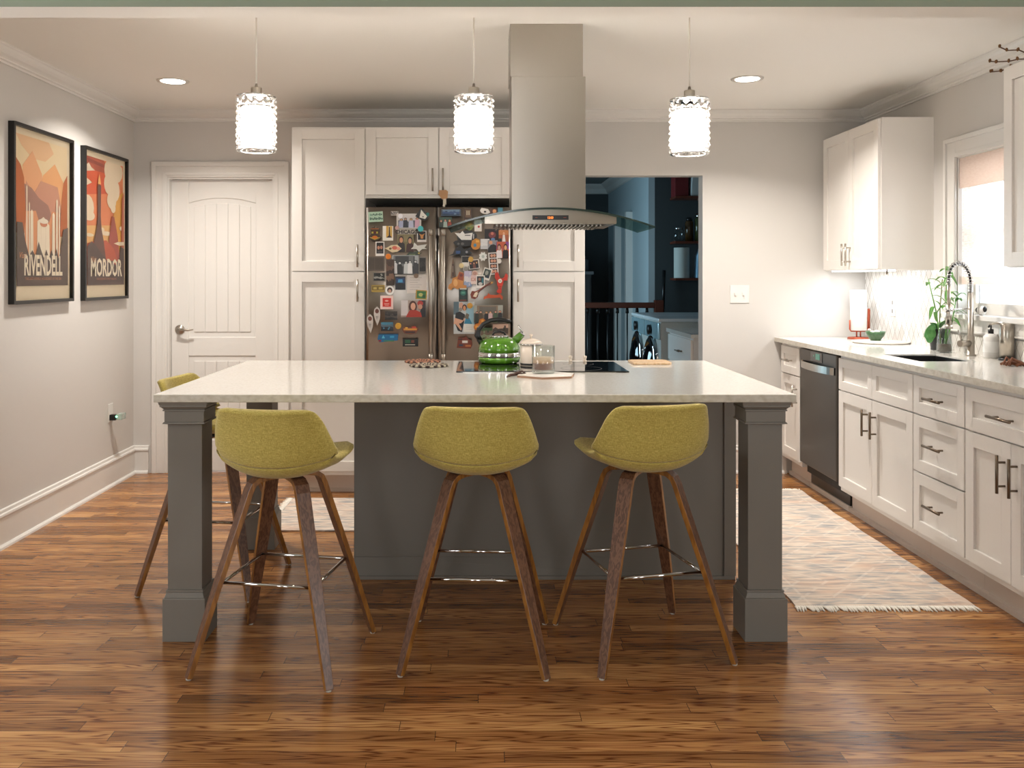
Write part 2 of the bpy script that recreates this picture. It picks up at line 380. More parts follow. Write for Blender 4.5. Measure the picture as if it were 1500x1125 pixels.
        if recalc:
            bm = bmesh.new(); bm.from_mesh(me); bmesh.ops.remove_doubles(bm, verts=bm.verts, dist=1e-6)
            bmesh.ops.recalc_face_normals(bm, faces=bm.faces); bm.to_mesh(me); bm.free()
        o = bpy.data.objects.new(name, me); C.objects.link(o)
        if parent is not None: o.parent = parent
        else: o.location = o0
        ORG[o.name] = o0
        if bevel:
            md = o.modifiers.new('bevel', 'BEVEL'); md.width = bevel; md.segments = segs; md.limit_method = 'ANGLE'; md.angle_limit = 0.6
        if sub:
            md = o.modifiers.new('sub', 'SUBSURF'); md.levels = sub; md.render_levels = sub
        return o
def tag(o, label=None, cat=None, group=None, kind=None):
    if label: o['label'] = label
    if cat: o['category'] = cat
    if group: o['group'] = group
    if kind: o['kind'] = kind
    return o
def thing(name, label, cat, loc=(0,0,0), group=None, kind=None):
    o = bpy.data.objects.new(name, None); C.objects.link(o); o.location = loc; o.empty_display_size = 0.1
    ORG[o.name] = Vector(loc); tag(o, label, cat, group, kind); return o
def struct(o): o['kind'] = 'structure'; return o
def copy_tree(o, parent=None):
    c = o.copy(); C.objects.link(c); c.parent = parent
    for ch in list(o.children): copy_tree(ch, c)
    return c
def facing_y(y0):            # a front that faces the camera: (u, n, z)
    return lambda u, n, z: (u, y0-n, z)
def facing_mx(x0):           # a front that faces -X (right-hand cabinets)
    return lambda u, n, z: (x0-n, u, z)
def facing_px(x0):
    return lambda u, n, z: (x0+n, u, z)

# ------------------------------------------------------------------ room shell
XL, XR, YB, ZC = -2.38, 2.65, 6.19, 2.485
NXL, NXR, NY = -3.3, 3.5, -3.2
# floor
struct(MB().box(NXL, 6.0, NY, 13.5, -0.1, 0).build('floor', FLOOR, org=(0,0,0)))
struct(MB().box(XL-0.12, XR+0.12, 3.0, YB+0.12, ZC, ZC+0.1).build('ceiling', CEIL))
# header between the kitchen and the near room
HB = 2.244
struct(MB().box(XL, XR, 3.0, 3.126, HB, ZC, 0).build('wall_front', [SAGE]))
hb = bpy.data.objects['wall_front']; hb.data.materials.append(CEIL)
for p in hb.data.polygons:
    if p.normal.z < -0.5 or p.normal.y > 0.5: p.material_index = 1
# left wall
struct(MB().box(XL-0.12, XL, 3.0, YB+0.12, 0, ZC).build('wall_left', WALL))
# back wall with passage and door opening
PX0, PX1, PZ = 0.70, 1.53, 2.043
DX0, DX1, DZ = -2.145, -1.415, 2.03
wb = MB().box(XL, DX0, YB, YB+0.12, 0, ZC).box(DX0, DX1, YB, YB+0.12, DZ, ZC).box(DX1, PX0, YB, YB+0.12, 0, ZC)
wb.box(PX0, PX1, YB, YB+0.12, PZ, ZC).box(PX1, XR, YB, YB+0.12, 0, ZC)
struct(wb.build('wall_back', WALL))
# right wall with window opening
WY0, WY1, WZ0, WZ1 = 3.75, 5.0, 1.143, 2.01
wr = MB().box(XR, XR+0.14, 3.0, WY0, 0, ZC).box(XR, XR+0.14, WY1, YB+0.12, 0, ZC).box(XR, XR+0.14, WY0, WY1, 0, WZ0).box(XR, XR+0.14, WY0, WY1, WZ1, ZC)
struct(wr.build('wall_right', WALL))
# near room shell (sage walls, with openings added to let the unseen fill lamps in)
struct(MB().box(NXL, NXR, NY, 3.0, 2.6, 2.7).build('ceiling', CEIL))
struct(MB().box(NXR, NXR+0.1, NY, -1.1, 0, 2.6).box(NXR, NXR+0.1, 0.4, 3.0, 0, 2.6).box(NXR, NXR+0.1, -1.1, 0.4, 0, 0.8).box(NXR, NXR+0.1, -1.1, 0.4, 2.2, 2.6).build('wall_near_right', SAGE))
struct(MB().box(NXL-0.1, NXL, NY, 1.5, 0, 2.6).box(NXL-0.1, NXL, 2.9, 3.0, 0, 2.6).box(NXL-0.1, NXL, 1.5, 2.9, 0, 0.85).box(NXL-0.1, NXL, 1.5, 2.9, 2.15, 2.6).build('wall_near_left', SAGE))
struct(MB().box(NXL, -1.7, NY-0.1, NY, 0, 2.6).box(0.45, NXR, NY-0.1, NY, 0, 2.6).box(-1.0, -0.25, NY-0.1, NY, 0, 2.6).box(-1.7, -1.0, NY-0.1, NY, 0, 0.6).box(-1.7, -1.0, NY-0.1, NY, 2.4, 2.6).box(-0.25, 0.45, NY-0.1, NY, 0, 0.6).box(-0.25, 0.45, NY-0.1, NY, 2.4, 2.6).build('wall_near_back', SAGE))
struct(MB().box(NXL, XL-0.12, 3.0, 3.12, 0, 2.6).box(XR+0.14, NXR, 3.0, 3.12, 0, 2.6).box(XL-0.12, XR+0.14, 3.0, 3.12, ZC+0.1, 2.6).build('wall_near_front', SAGE))

# crown moulding: profile (distance out from the wall, drop below the ceiling)
CR = [(0,0),(0.075,0),(0.075,0.008),(0.066,0.014),(0.060,0.028),(0.045,0.040),(0.028,0.047),(0.020,0.052),(0.020,0.060),(0.010,0.064),(0.010,0.075),(0,0.075)]
def run_profile(prof, axis, a0, a1, f):
    mb = MB(); n = len(prof)
    v0 = [f(p, a0) for p in prof]; v1 = [f(p, a1) for p in prof]
    mb.add(v0+v1, [tuple(range(n)), tuple(range(2*n-1,n-1,-1))] + [(i,(i+1)%n,n+(i+1)%n,n+i) for i in range(n)])
    return mb
struct(run_profile(CR, 'x', XL, XR, lambda p,a: (a, YB-p[0], ZC-p[1])).build('trim_1', TRIM))
struct(run_profile(CR, 'y', 3.126, YB, lambda p,a: (XL+p[0], a, ZC-p[1])).build('trim_2', TRIM))
struct(run_profile(CR, 'y', 3.126, YB, lambda p,a: (XR-p[0], a, ZC-p[1])).build('trim_3', TRIM))
# baseboards
BS = [(0,0),(0.030,0),(0.028,0.010),(0.020,0.019),(0.016,0.020),(0.016,0.150),(0.022,0.158),(0.020,0.168),(0.012,0.172),(0.010,0.186),(0,0.19)]
struct(run_profile(BS, 'y', 3.126, YB, lambda p,a: (XL+p[0], a, p[1])).build('baseboard_left', TRIM))
struct(run_profile(BS, 'x', XL, -2.272, lambda p,a: (a, YB-p[0], p[1])).build('baseboard_back', TRIM))
struct(run_profile(BS, 'x', 1.54, 2.10, lambda p,a: (a, YB-p[0], p[1])).build('baseboard_back_right', TRIM))

# door casing
def casing(x0, x1, zt, wdt, y0, name):
    mb = MB(facing_y(y0))
    for (t, a, b) in ((0.012, 0.0, wdt), (0.022, wdt*0.70, wdt), (0.017, wdt*0.12, wdt*0.30)):
        mb.box(x0-b, x0-a, 0, t, 0, zt+b).box(x1+a, x1+b, 0, t, 0, zt+b).box(x0-a, x1+a, 0, t, zt+a, zt+b)
    return mb.build(name, TRIM, bevel=0.003)
struct(casing(DX0, DX1, DZ, 0.105, YB, 'trim_4'))
# door jamb
struct(MB().box(DX0, DX0+0.012, YB, YB+0.12, 0, DZ).box(DX1-0.012, DX1, YB, YB+0.12, 0, DZ).box(DX0+0.012, DX1-0.012, YB, YB+0.12, DZ-0.012, DZ).build('trim_5', TRIM))
# door leaf with an arched top panel, planked fields
def make_door():
    d = thing('door_1', 'white two panel door with an arched top panel in the back wall', 'door', ((DX0+DX1)/2, YB+0.03, 0.0)); d['kind'] = 'structure'
    x0, x1 = DX0+0.014, DX1-0.014; y0 = YB+0.035
    z1 = DZ-0.014; mb = MB(facing_y(y0))
    mb.box(x0, x1, -0.04, -0.008, 0.006, z1)                     # slab behind
    st = 0.118
    mb.box(x0, x0+st, -0.008, 0, 0.006, z1).box(x1-st, x1, -0.008, 0, 0.006, z1)
    mb.box(x0+st, x1-st, -0.008, 0, 0.006, 0.22)                 # bottom rail
    mb.box(x0+st, x1-st, -0.008, 0, 0.80, 0.93)                  # lock rail
    a, b = x0+st, x1-st; n = 14; zt, rise = 1.855, 0.035
    arch = lambda x, zz, rr: zz + rr*(1-((2*(x-a)/(b-a))-1)**2)
    poly = [(a + (b-a)*i/n, arch(a+(b-a)*i/n, zt, rise)) for i in range(n+1)] + [(b, z1), (a, z1)]
    mb.prism(poly, -0.008, 0, 'y')
    # raised fields: planks
    for (z_lo, z_hi, ar) in ((0.965, zt-0.035, rise), (0.255, 0.765, 0)):
        k = 5; a2, b2 = a+0.035, b-0.035
        for i in range(k):
            u0 = a2+(b2-a2)*i/k+0.001; u1 = a2+(b2-a2)*(i+1)/k-0.001
            pts = [(u0, z_lo), (u1, z_lo)] + [(u, z_hi + (arch(u, 0, ar))) for u in (u1, (u0+u1)/2, u0)]
            mb.prism(pts, -0.008, -0.001, 'y')
    mb.build('door_leaf', TRIM, d, bevel=0.004)
    h = MB(); hx, hz = -2.072, 0.982+0.0
    h.lathe([(0.0,0.0),(0.033,0.0),(0.033,-0.006),(0.026,-0.010),(0.012,-0.012),(0.011,-0.045),(0,-0.045)], (hx, y0, hz), 24, ax='y')
    h.tube([(hx,y0-0.042,hz),(hx+0.03,y0-0.05,hz+0.004),(hx+0.065,y0-0.05,hz-0.002),(hx+0.105,y0-0.046,hz+0.002)], [0.009,0.008,0.007,0.005], 10)
    h.build('door_handle', NICKEL, d)
make_door()

# passage liner is part of the wall (drywall return); laundry room beyond
YL0 = YB+0.12
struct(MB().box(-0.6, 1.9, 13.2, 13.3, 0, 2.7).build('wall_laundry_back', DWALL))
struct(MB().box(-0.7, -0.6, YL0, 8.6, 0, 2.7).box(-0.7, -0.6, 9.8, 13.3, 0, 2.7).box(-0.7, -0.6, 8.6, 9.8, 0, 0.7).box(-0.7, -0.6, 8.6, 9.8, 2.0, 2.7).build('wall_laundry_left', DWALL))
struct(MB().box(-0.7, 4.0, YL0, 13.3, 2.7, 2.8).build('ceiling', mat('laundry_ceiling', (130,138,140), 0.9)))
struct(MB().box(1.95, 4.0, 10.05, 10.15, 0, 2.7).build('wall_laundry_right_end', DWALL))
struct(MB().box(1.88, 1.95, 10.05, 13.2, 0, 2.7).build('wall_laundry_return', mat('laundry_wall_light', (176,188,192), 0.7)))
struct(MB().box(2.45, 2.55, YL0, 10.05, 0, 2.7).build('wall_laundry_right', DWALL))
struct(run_profile([(0,0),(0.12,0),(0.10,0.03),(0.05,0.07),(0.02,0.13),(0,0.14)], 'y', 10.05, 13.2, lambda p,a: (1.88-p[0], a, 2.7-p[1])).build('trim_6', TRIM))
struct(run_profile([(0,0),(0.12,0),(0.10,0.03),(0.05,0.07),(0.02,0.13),(0,0.14)], 'x', -0.6, 1.88, lambda p,a: (a, 13.2-p[0], 2.7-p[1])).build('trim_7', TRIM))
struct(MB().box(1.80, 1.88, 12.0, 12.12, 0, 2.15).box(1.80, 1.88, 11.1, 11.2, 0, 2.15).build('trim_8', TRIM))

# ------------------------------------------------------------------ cabinetry
def bar_handle(mb, u, n0, z, length, vertical=True, r=0.006, out=0.032):
    h = length/2
    if vertical:
        mb.tube([(u, n0+out, z-h), (u, n0+out, z+h)], r, 10)
        for s in (-1, 1): mb.tube([(u, n0, z+s*h*0.62), (u, n0+out, z+s*h*0.62)], r*0.75, 8)
    else:
        mb.tube([(u-h, n0+out, z), (u+h, n0+out, z)], r, 10)
        for s in (-1, 1): mb.tube([(u+s*h*0.62, n0, z), (u+s*h*0.62, n0+out, z)], r*0.75, 8)
def shaker(fn, u0, u1, z0, z1, fr=0.062, th=0.019):
    mb = MB(fn); g = 0.0015; u0 += g; u1 -= g; z0 += g; z1 -= g
    mb.box(u0, u0+fr, 0, th, z0, z1).box(u1-fr, u1, 0, th, z0, z1)
    mb.box(u0+fr, u1-fr, 0, th, z0, z0+fr).box(u0+fr, u1-fr, 0, th, z1-fr, z1)
    mb.box(u0+fr, u1-fr, 0, th-0.010, z0+fr, z1-fr)
    return mb
def front(kind, fn, u0, u1, z0, z1, cab, handle=None, hmat=NICKEL, fr=0.062):
    d = shaker(fn, u0, u1, z0, z1, fr).build(kind, CAB, cab, bevel=0.0018)
    if handle:
        mb = MB(fn); bar_handle(mb, handle[0], 0.019, handle[1], handle[2], handle[3]); mb.build('handle', hmat, d)
    return d

CT = 1.378                       # line between upper and lower pantry doors
YF = 5.60                        # tall cabinet box front (doors stand 19 mm proud)
def tall_pantry(x0, x1, label, hx):
    t = thing('pantry_cabinet', label, 'cabinet', ((x0+x1)/2, YF, 0))
    MB().box(x0, x1, YF, YB-0.012, 0.115, 2.276).build('cabinet_body', CAB, t)
    MB().box(x0, x1, YF+0.065, YF+0.085, 0, 0.115).box(x0, x1, YF+0.047, YF+0.065, 0, 0.02).build('toe_kick', TOE, t)
    fn = facing_y(YF)
    front('upper_door', fn, x0+0.002, x1-0.002, CT+0.002, 2.262, t, (hx, 1.475, 0.14, True))
    front('lower_door', fn, x0+0.002, x1-0.002, 0.14, CT-0.002, t, (hx, 1.262, 0.14, True))
    return t
tall_pantry(-1.168, -0.712, 'tall white shaker pantry cabinet left of the fridge', -0.755)
tall_pantry(0.203, 0.652, 'tall white shaker pantry cabinet behind the hood, right of the fridge', 0.235)
t = thing('fridge_top_cabinet', 'wide white two door wall cabinet above the fridge', 'cabinet', (-0.255, YF, 1.83))
MB().box(-0.712, 0.203, YF, YB-0.012, 1.835, 2.276).build('cabinet_body', CAB, t)
fn = facing_y(YF)
front('door', fn, -0.708, -0.257, 1.853, 2.272, t, (-0.292, 1.945, 0.14, True))
front('door', fn, -0.253, 0.199, 1.853, 2.272, t, (-0.228, 1.945, 0.14, True))
# dark alcove behind the fridge
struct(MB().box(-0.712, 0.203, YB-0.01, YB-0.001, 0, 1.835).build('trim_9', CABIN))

# fridge
FY = 5.515
fx0, fx1, fxm = -0.698, 0.189, -0.262
fr = thing('refrigerator', 'stainless french door refrigerator covered in photos and magnets', 'refrigerator', (-0.255, FY, 0))
MB().box(fx0+0.004, fx1-0.004, FY+0.07, YB-0.02, 0.03, 1.765).build('fridge_body', mat('fridge_side', (70,68,66), 0.5), fr)
BOW = 0.011
def door_y(x):
    a, b = (fx0, fxm-0.003) if x < fxm else (fxm+0.003, fx1)
    t_ = min(1, max(-1, 2*(x-a)/(b-a)-1)); return FY + BOW*t_*t_
def curved_panel(x0, x1, z0, z1):
    n = 24; xs_ = [x0+(x1-x0)*i/n for i in range(n+1)]; e = 1e-4
    pts = [(x, door_y(min(max(x, x0+e), x1-e)) if z0 > 0.7 else FY+BOW*(2*(x-x0)/(x1-x0)-1)**2) for x in xs_]
    mb = MB(); v = [(x, y, z) for z in (z0, z1) for x, y in pts]; k = n+1
    mb.add(v, [(i, i+1, k+i+1, k+i) for i in range(n)], 0, True)
    v2 = [(x0, FY+0.068, z0), (x1, FY+0.068, z0), (x0, FY+0.068, z1), (x1, FY+0.068, z1)]
    mb.add(v2, [(0,1,3,2)], 0)
    b = 2*k
    mb.f += [list(range(k))+[b+1, b], [k+i for i in range(k)]+[b+3, b+2], [0, b, b+2, k], [n, b+1, b+3, k+n]]
    mb.m += [0]*4; mb.sm += [False]*4
    return mb
dl = curved_panel(fx0, fxm-0.003, 0.72, 1.772).build('fridge_door', STEELV, fr)
dr = curved_panel(fxm+0.003, fx1, 0.72, 1.772).build('fridge_door', STEELV, fr)
df = MB().box(fx0, fx1, FY, FY+0.068, 0.06, 0.71).build('freezer_drawer', STEELV, fr, bevel=0.008)
MB().box(fx0+0.03, fx0+0.08, FY+0.08, FY+0.14, 0, 0.03).box(fx1-0.08, fx1-0.03, FY+0.08, FY+0.14, 0, 0.03).box(fx0+0.03, fx0+0.08, YB-0.1, YB-0.04, 0, 0.03).box(fx1-0.08, fx1-0.03, YB-0.1, YB-0.04, 0, 0.03).build('foot', BLACK, fr)
for hx, dd in ((fxm-0.036, dl), (fxm+0.040, dr)):
    h = MB(); hy = FY-0.055
    h.tube([(hx,hy,0.845),(hx,hy,1.63)], 0.0115, 14)
    for zz in (0.86, 1.615): h.tube([(hx,door_y(hx)+0.001,zz),(hx,hy,zz)], 0.009, 10).lathe([(0.014,-0.018),(0.014,0.018)], (hx,hy,zz), 14)
    h.build('handle', STEEL, dd)
h = MB(); h.tube([(fx0+0.08,FY-0.055,0.64),(fx1-0.08,FY-0.055,0.64)], 0.0115, 14)
for xx in (fx0+0.12, fx1-0.12): h.tube([(xx,FY,0.64),(xx,FY-0.055,0.64)], 0.009, 10)
h.build('handle', STEEL, df)

# right hand base run (fronts face -X)
XF = 2.069; ZT = 0.933; CTH = 0.029
def base_cab(y0, y1, name, label, fronts):
    t = thing(name, label, 'cabinet', (XF, (y0+y1)/2, 0))
    cb_ = MB().box(XF, XF+0.018, y0+0.001, y1-0.001, 0.125, ZT-CTH).box(XF+0.018, XR-0.03, y0+0.001, y0+0.019, 0.125, ZT-CTH)
    cb_.box(XF+0.018, XR-0.03, y1-0.019, y1-0.001, 0.125, ZT-CTH).box(XF+0.018, XR-0.03, y0+0.019, y1-0.019, 0.125, 0.143).build('cabinet_body', CAB, t)
    MB().box(XF+0.065, XF+0.085, y0+0.001, y1-0.001, 0, 0.125).box(XF+0.045, XF+0.065, y0+0.001, y1-0.001, 0, 0.022).build('toe_kick', TOE, t)
    for f in fronts: front(*f[:1], facing_mx(XF), *f[1:5], t, *f[5:])
    return t
D1, D2, D3, D4, D5 = 6.165, 5.782, 5.164, 4.266, 3.811
Zb, Zs, Zt = 0.152, 0.702, 0.884
base_cab(D2, D1, 'base_cabinet', 'narrow white base cabinet in the far corner left of the dishwasher', [
    ('drawer', D2+0.004, D1-0.03, Zs+0.002, Zt, ((D1+D2)/2-0.01, 0.795, 0.14, False), NICKEL, 0.05),
    ('door', D2+0.004, D1-0.03, Zb, Zs-0.002, (D2+0.045, 0.575, 0.14, True), NICKEL)])
sinkcab = base_cab(D4, D3, 'sink_cabinet', 'white two door cabinet under the sink with two false drawer fronts', [
    ('false_drawer', (D3+D4)/2, D3-0.012, Zs+0.002, Zt, None, NICKEL, 0.05),
    ('false_drawer', D4+0.004, (D3+D4)/2, Zs+0.002, Zt, None, NICKEL, 0.05),
    ('door', (D3+D4)/2, D3-0.012, Zb, Zs-0.002, ((D3+D4)/2+0.05, 0.574, 0.14, True), BRONZE),
    ('door', D4+0.004, (D3+D4)/2, Zb, Zs-0.002, ((D3+D4)/2-0.05, 0.574, 0.14, True), BRONZE)])
base_cab(D5, D4, 'drawer_cabinet', 'white base cabinet with three stacked drawers right of the sink doors', [
    ('drawer', D5+0.004, D4-0.004, Zs+0.002, Zt, ((D4+D5)/2, 0.79, 0.15, False), BRONZE, 0.055),
    ('drawer', D5+0.004, D4-0.004, 0.434+0.002, Zs-0.002, ((D4+D5)/2, 0.575, 0.15, False), BRONZE, 0.055),
    ('drawer', D5+0.004, D4-0.004, Zb, 0.434-0.002, ((D4+D5)/2, 0.30, 0.15, False), BRONZE, 0.055)])
DE = 3.14; DM = 3.479
base_cab(DE, D5, 'base_cabinet', 'white base cabinet with one wide drawer over two doors, cut by the right picture edge', [
    ('drawer', DE+0.004, D5-0.004, Zs+0.002, Zt, (DM+0.035, 0.79, 0.16, False), BRONZE, 0.055),
    ('door', DM, D5-0.004, Zb, Zs-0.002, (DM+0.04, 0.574, 0.15, True), BRONZE),
    ('door', DE+0.004, DM, Zb, Zs-0.002, (DM-0.04, 0.574, 0.15, True), BRONZE)])
# dishwasher
dw = thing('dishwasher', 'dark stainless dishwasher between the white base cabinets', 'dishwasher', (XF, (D2+D3)/2, 0))
MB().box(XF+0.03, XR-0.02, D3+0.006, D2-0.006, 0.10, ZT-CTH).build('dishwasher_body', CABIN, dw)
MB(facing_mx(XF)).box(D3+0.022, D2-0.004, -0.03, 0.018, 0.165, 0.892).build('dishwasher_door', DSTEEL, dw, bevel=0.006)
hb = MB(facing_mx(XF)); n = 16
for i in range(n):
    a0, a1 = i/n, (i+1)/n; ua, ub = D3+0.045+a0*0.53, D3+0.045+a1*0.53
    na, nb = 0.022+0.034*math.sin(PI*a0)**0.6, 0.022+0.034*math.sin(PI*a1)**0.6
    hb.add([(ua,na-0.006,0.775),(ub,nb-0.006,0.775),(ub,nb,0.775),(ua,na,0.775),(ua,na-0.006,0.818),(ub,nb-0.006,0.818),(ub,nb,0.818),(ua,na,0.818)],
           [(0,1,2,3),(4,7,6,5),(0,4,5,1),(3,2,6,7),(0,3,7,4),(1,5,6,2)], smooth=False)
hb.box(D3+0.045, D3+0.06, 0.016, 0.024, 0.775, 0.818).box(D3+0.56, D3+0.575, 0.016, 0.024, 0.775, 0.818)
hb.build('handle', STEEL, dw)
MB(facing_mx(XF)).box(D3+0.235, D3+0.42, 0.017, 0.0205, 0.83, 0.886).build('control_display', BGLASS, dw)
MB(facing_mx(XF)).box(D3+0.27, D3+0.335, 0.0205, 0.0215, 0.842, 0.878).box(D3+0.36, D3+0.372, 0.0205, 0.0215, 0.855, 0.867).build('status_light', mat('green_display', (40,70,60), 0.3, emis=(110,190,160), strength=0.35), dw)
MB(facing_mx(XF)).box(D3+0.006, D2-0.006, -0.07, -0.055, 0.03, 0.14).build('toe_panel', BLACK, dw)
MB(facing_mx(XF)).box(D3+0.006, D2-0.006, -0.065, -0.045, 0.0, 0.03).build('shoe_strip', TOE, dw)

# worktop on the right with sink cut-out
SX0, SX1, SY0, SY1 = 2.15, 2.43, 4.40, 4.80
ct = thing('kitchen_worktop', 'long white quartz worktop on the right base cabinets', 'worktop', (2.33, 4.7, ZT))
cx0 = 2.022
mb = MB()
for b in ((cx0, SX0, 3.14, D1+0.02), (SX1, XR, 3.14, D1+0.02), (SX0, SX1, 3.14, SY0), (SX0, SX1, SY1, D1+0.02)):
    mb.box(*b, ZT-CTH, ZT)
mb.build('worktop_slab', [QUARTZ], ct)
MB().box(cx0-0.0006, cx0, 3.14, D1+0.02, ZT-CTH, ZT-0.002).build('worktop_edge', QEDGE, ct)
sk = MB()
sk.box(SX0, SX0+0.006, SY0, SY1, 0.74, ZT-0.007).box(SX1-0.006, SX1, SY0, SY1, 0.74, ZT-0.007).box(SX0+0.006, SX1-0.006, SY0, SY0+0.006, 0.74, ZT-0.007).box(SX0+0.006, SX1-0.006, SY1-0.006, SY1, 0.74, ZT-0.007).box(SX0, SX1, SY0, SY1, 0.73, 0.74)
tag(sk.build('undermount_sink', mat('black_sink', (22,22,22), 0.35)), 'black undermount sink basin set into the white worktop', 'sink')
# backsplash tiles on the right wall
bs = MB().box(XR-0.008, XR, WY1+0.115, D1+0.015, ZT, 1.386).box(XR-0.008, XR, 3.14, WY1+0.115, ZT, 1.03)
struct(bs.build('trim_10', TILE, org=(0,0,0)))

# wall cabinets on the right
UX = 2.345
def wall_cab(y0, y1, label, split, handles):
    t = thing('wall_cabinet', label, 'cabinet', (UX, (y0+y1)/2, 1.385))
    MB().box(UX, XR, y0, y1, 1.387, 2.279).build('cabinet_body', CAB, t)
    f = facing_mx(UX)
    if split:
        m = (y0+y1)/2
        front('door', f, m, y1-0.004, 1.39, 2.272, t, (m+0.03, 1.485, 0.14, True) if handles else None)
        front('door', f, y0+0.004, m, 1.39, 2.272, t, (m-0.03, 1.485, 0.14, True) if handles else None)
    else: front('door', f, y0+0.004, y1-0.004, 1.39, 2.272, t)
    return t
wc = wall_cab(5.262, 6.11, 'white two door wall cabinet in the far right corner above the paper towels', True, True)
MB().box(UX+0.03, UX+0.10, 5.30, 6.08, 1.379, 1.387).build('light_strip', mat('led_strip', (255,255,255), 0.5, emis=(240,246,255), strength=6), wc)
MB().tube([(2.39,5.262+0.03,1.36),(2.39,5.262+0.03,1.387)], 0.005, 8).build('cabinet_hook', BRONZE, wc)
light('undercabinet_light', 'AREA', (2.47, 5.69, 1.376), POWER_UNDER, COOL, 0.14, 0.74, (0,0,0), wc)
struct(MB().box(UX+0.03, XR, 6.111, YB, 1.387, 2.279).build('trim_11', CAB))
wall_cab(3.14, 4.008, 'white wall cabinet at the right picture edge beside the window', True, False)

# window in the right wall
win = thing('window_1', 'white framed kitchen window above the sink with sheer shade', 'window', (XR, (WY0+WY1)/2, WZ0)); win['kind'] = 'structure'
cs = MB(facing_mx(XR)); W = 0.108
for (tt, a, b) in ((0.014, 0, W), (0.026, W*0.78, W), (0.019, 0, W*0.22)):
    cs.box(WY1+a, WY1+b, 0, tt, WZ0-0.03, WZ1+b).box(WY0-b, WY0-a, 0, tt, WZ0-0.03, WZ1+b).box(WY0-a, WY1+a, 0, tt, WZ1+a, WZ1+b)
cs.build('window_casing', TRIM, win, bevel=0.003)
MB(facing_mx(XR)).box(WY0-0.13, WY1+0.13, -0.02, 0.045, WZ0-0.028, WZ0).box(WY0-0.108, WY1+0.108, 0, 0.018, WZ0-0.1, WZ0-0.028).box(WY0-0.108, WY1+0.108, 0, 0.024, WZ0-0.1, WZ0-0.088).build('window_sill', TRIM, win, bevel=0.004)
MB(facing_mx(XR)).box(WY0, WY0+0.008, -0.14, 0, WZ0, WZ1).box(WY1-0.008, WY1, -0.14, 0, WZ0, WZ1).box(WY0+0.008, WY1-0.008, -0.14, 0, WZ1-0.008, WZ1).build('window_jamb', TRIM, win)
fm = MB(facing_mx(XR)); fo = -0.085
for (a, b, c, d) in ((WY0, WY0+0.05, WZ0, WZ1), (WY1-0.05, WY1, WZ0, WZ1), (WY0+0.05, WY1-0.05, WZ0, WZ0+0.06), (WY0+0.05, WY1-0.05, WZ1-0.05, WZ1), (WY0+0.05, WY1-0.05, 1.56, 1.60)):
    fm.box(a, b, fo-0.03, fo+0.01, c, d)
fm.build('window_frame', TRIM, win)
MB(facing_mx(XR)).box(WY0+0.05, WY1-0.05, fo-0.012, fo-0.008, WZ0+0.06, WZ1-0.05).build('window_pane', mat('window_glass', (255,255,255), 0.0, trans=1.0, ior=1.01), win)
sh = thing('window_shade', 'pale linen roller shade with a sheer drop hanging in the kitchen window', 'window shade', (XR, 4.37, 1.31))
MB(facing_mx(XR)).box(WY0+0.012, WY1-0.010, -0.014, -0.006, 1.835, WZ1-0.009).build('valance', SHADEF, sh)
MB(facing_mx(XR)).box(WY0+0.02, WY1-0.012, -0.022, -0.020, 1.345, 1.99).build('sheer_drop', SHEER, sh)
MB(facing_mx(XR)).box(WY0+0.02, WY1-0.012, -0.026, -0.016, 1.305, 1.345).build('hem_bar', SHADEF, sh)
# neighbour's wall outside the window
nb = MB()
for i in range(24): nb.prism([(6.0,i*0.13),(5.985,i*0.13),(5.998,i*0.13+0.13),(6.0,i*0.13+0.13)], 0.5, 9.0, 'y')
tag(nb.build('neighbouring_house', mat('white_siding', (240,240,238), 0.7)), 'white clapboard house wall seen through the kitchen window', 'house')

# ------------------------------------------------------------------ island
IX0, IX1, IY0, IY1, IZ = -1.1965, 1.160, 3.300, 4.653, 0.914
isl = thing('kitchen_island', 'grey painted kitchen island with a white quartz top and square posts', 'kitchen island', (0, 4.0, 0))
it = MB().box(IX0, IX1, IY0, IY1, IZ-0.029, IZ).build('countertop', [QUARTZ, QEDGE], isl, bevel=0.0025)
for p in it.data.polygons:
    if abs(p.normal.z) < 0.5: p.material_index = 1
body = MB().box(-0.56, 1.134, 4.012, 4.61, 0.10, IZ-0.029).box(-0.50, 1.10, 4.03, 4.55, 0, 0.10)
body.box(-0.56, 1.134, 4.000, 4.012, 0.0, 0.016).box(-0.56, 1.134, 4.012, 4.03, 0, 0.10)
body.build('island_body', ISL, isl, bevel=0.002)
MB().box(1.085, 1.138, 4.002, 4.0125, 0.016, IZ-0.029).build('corner_stile', ISL, isl, bevel=0.002)
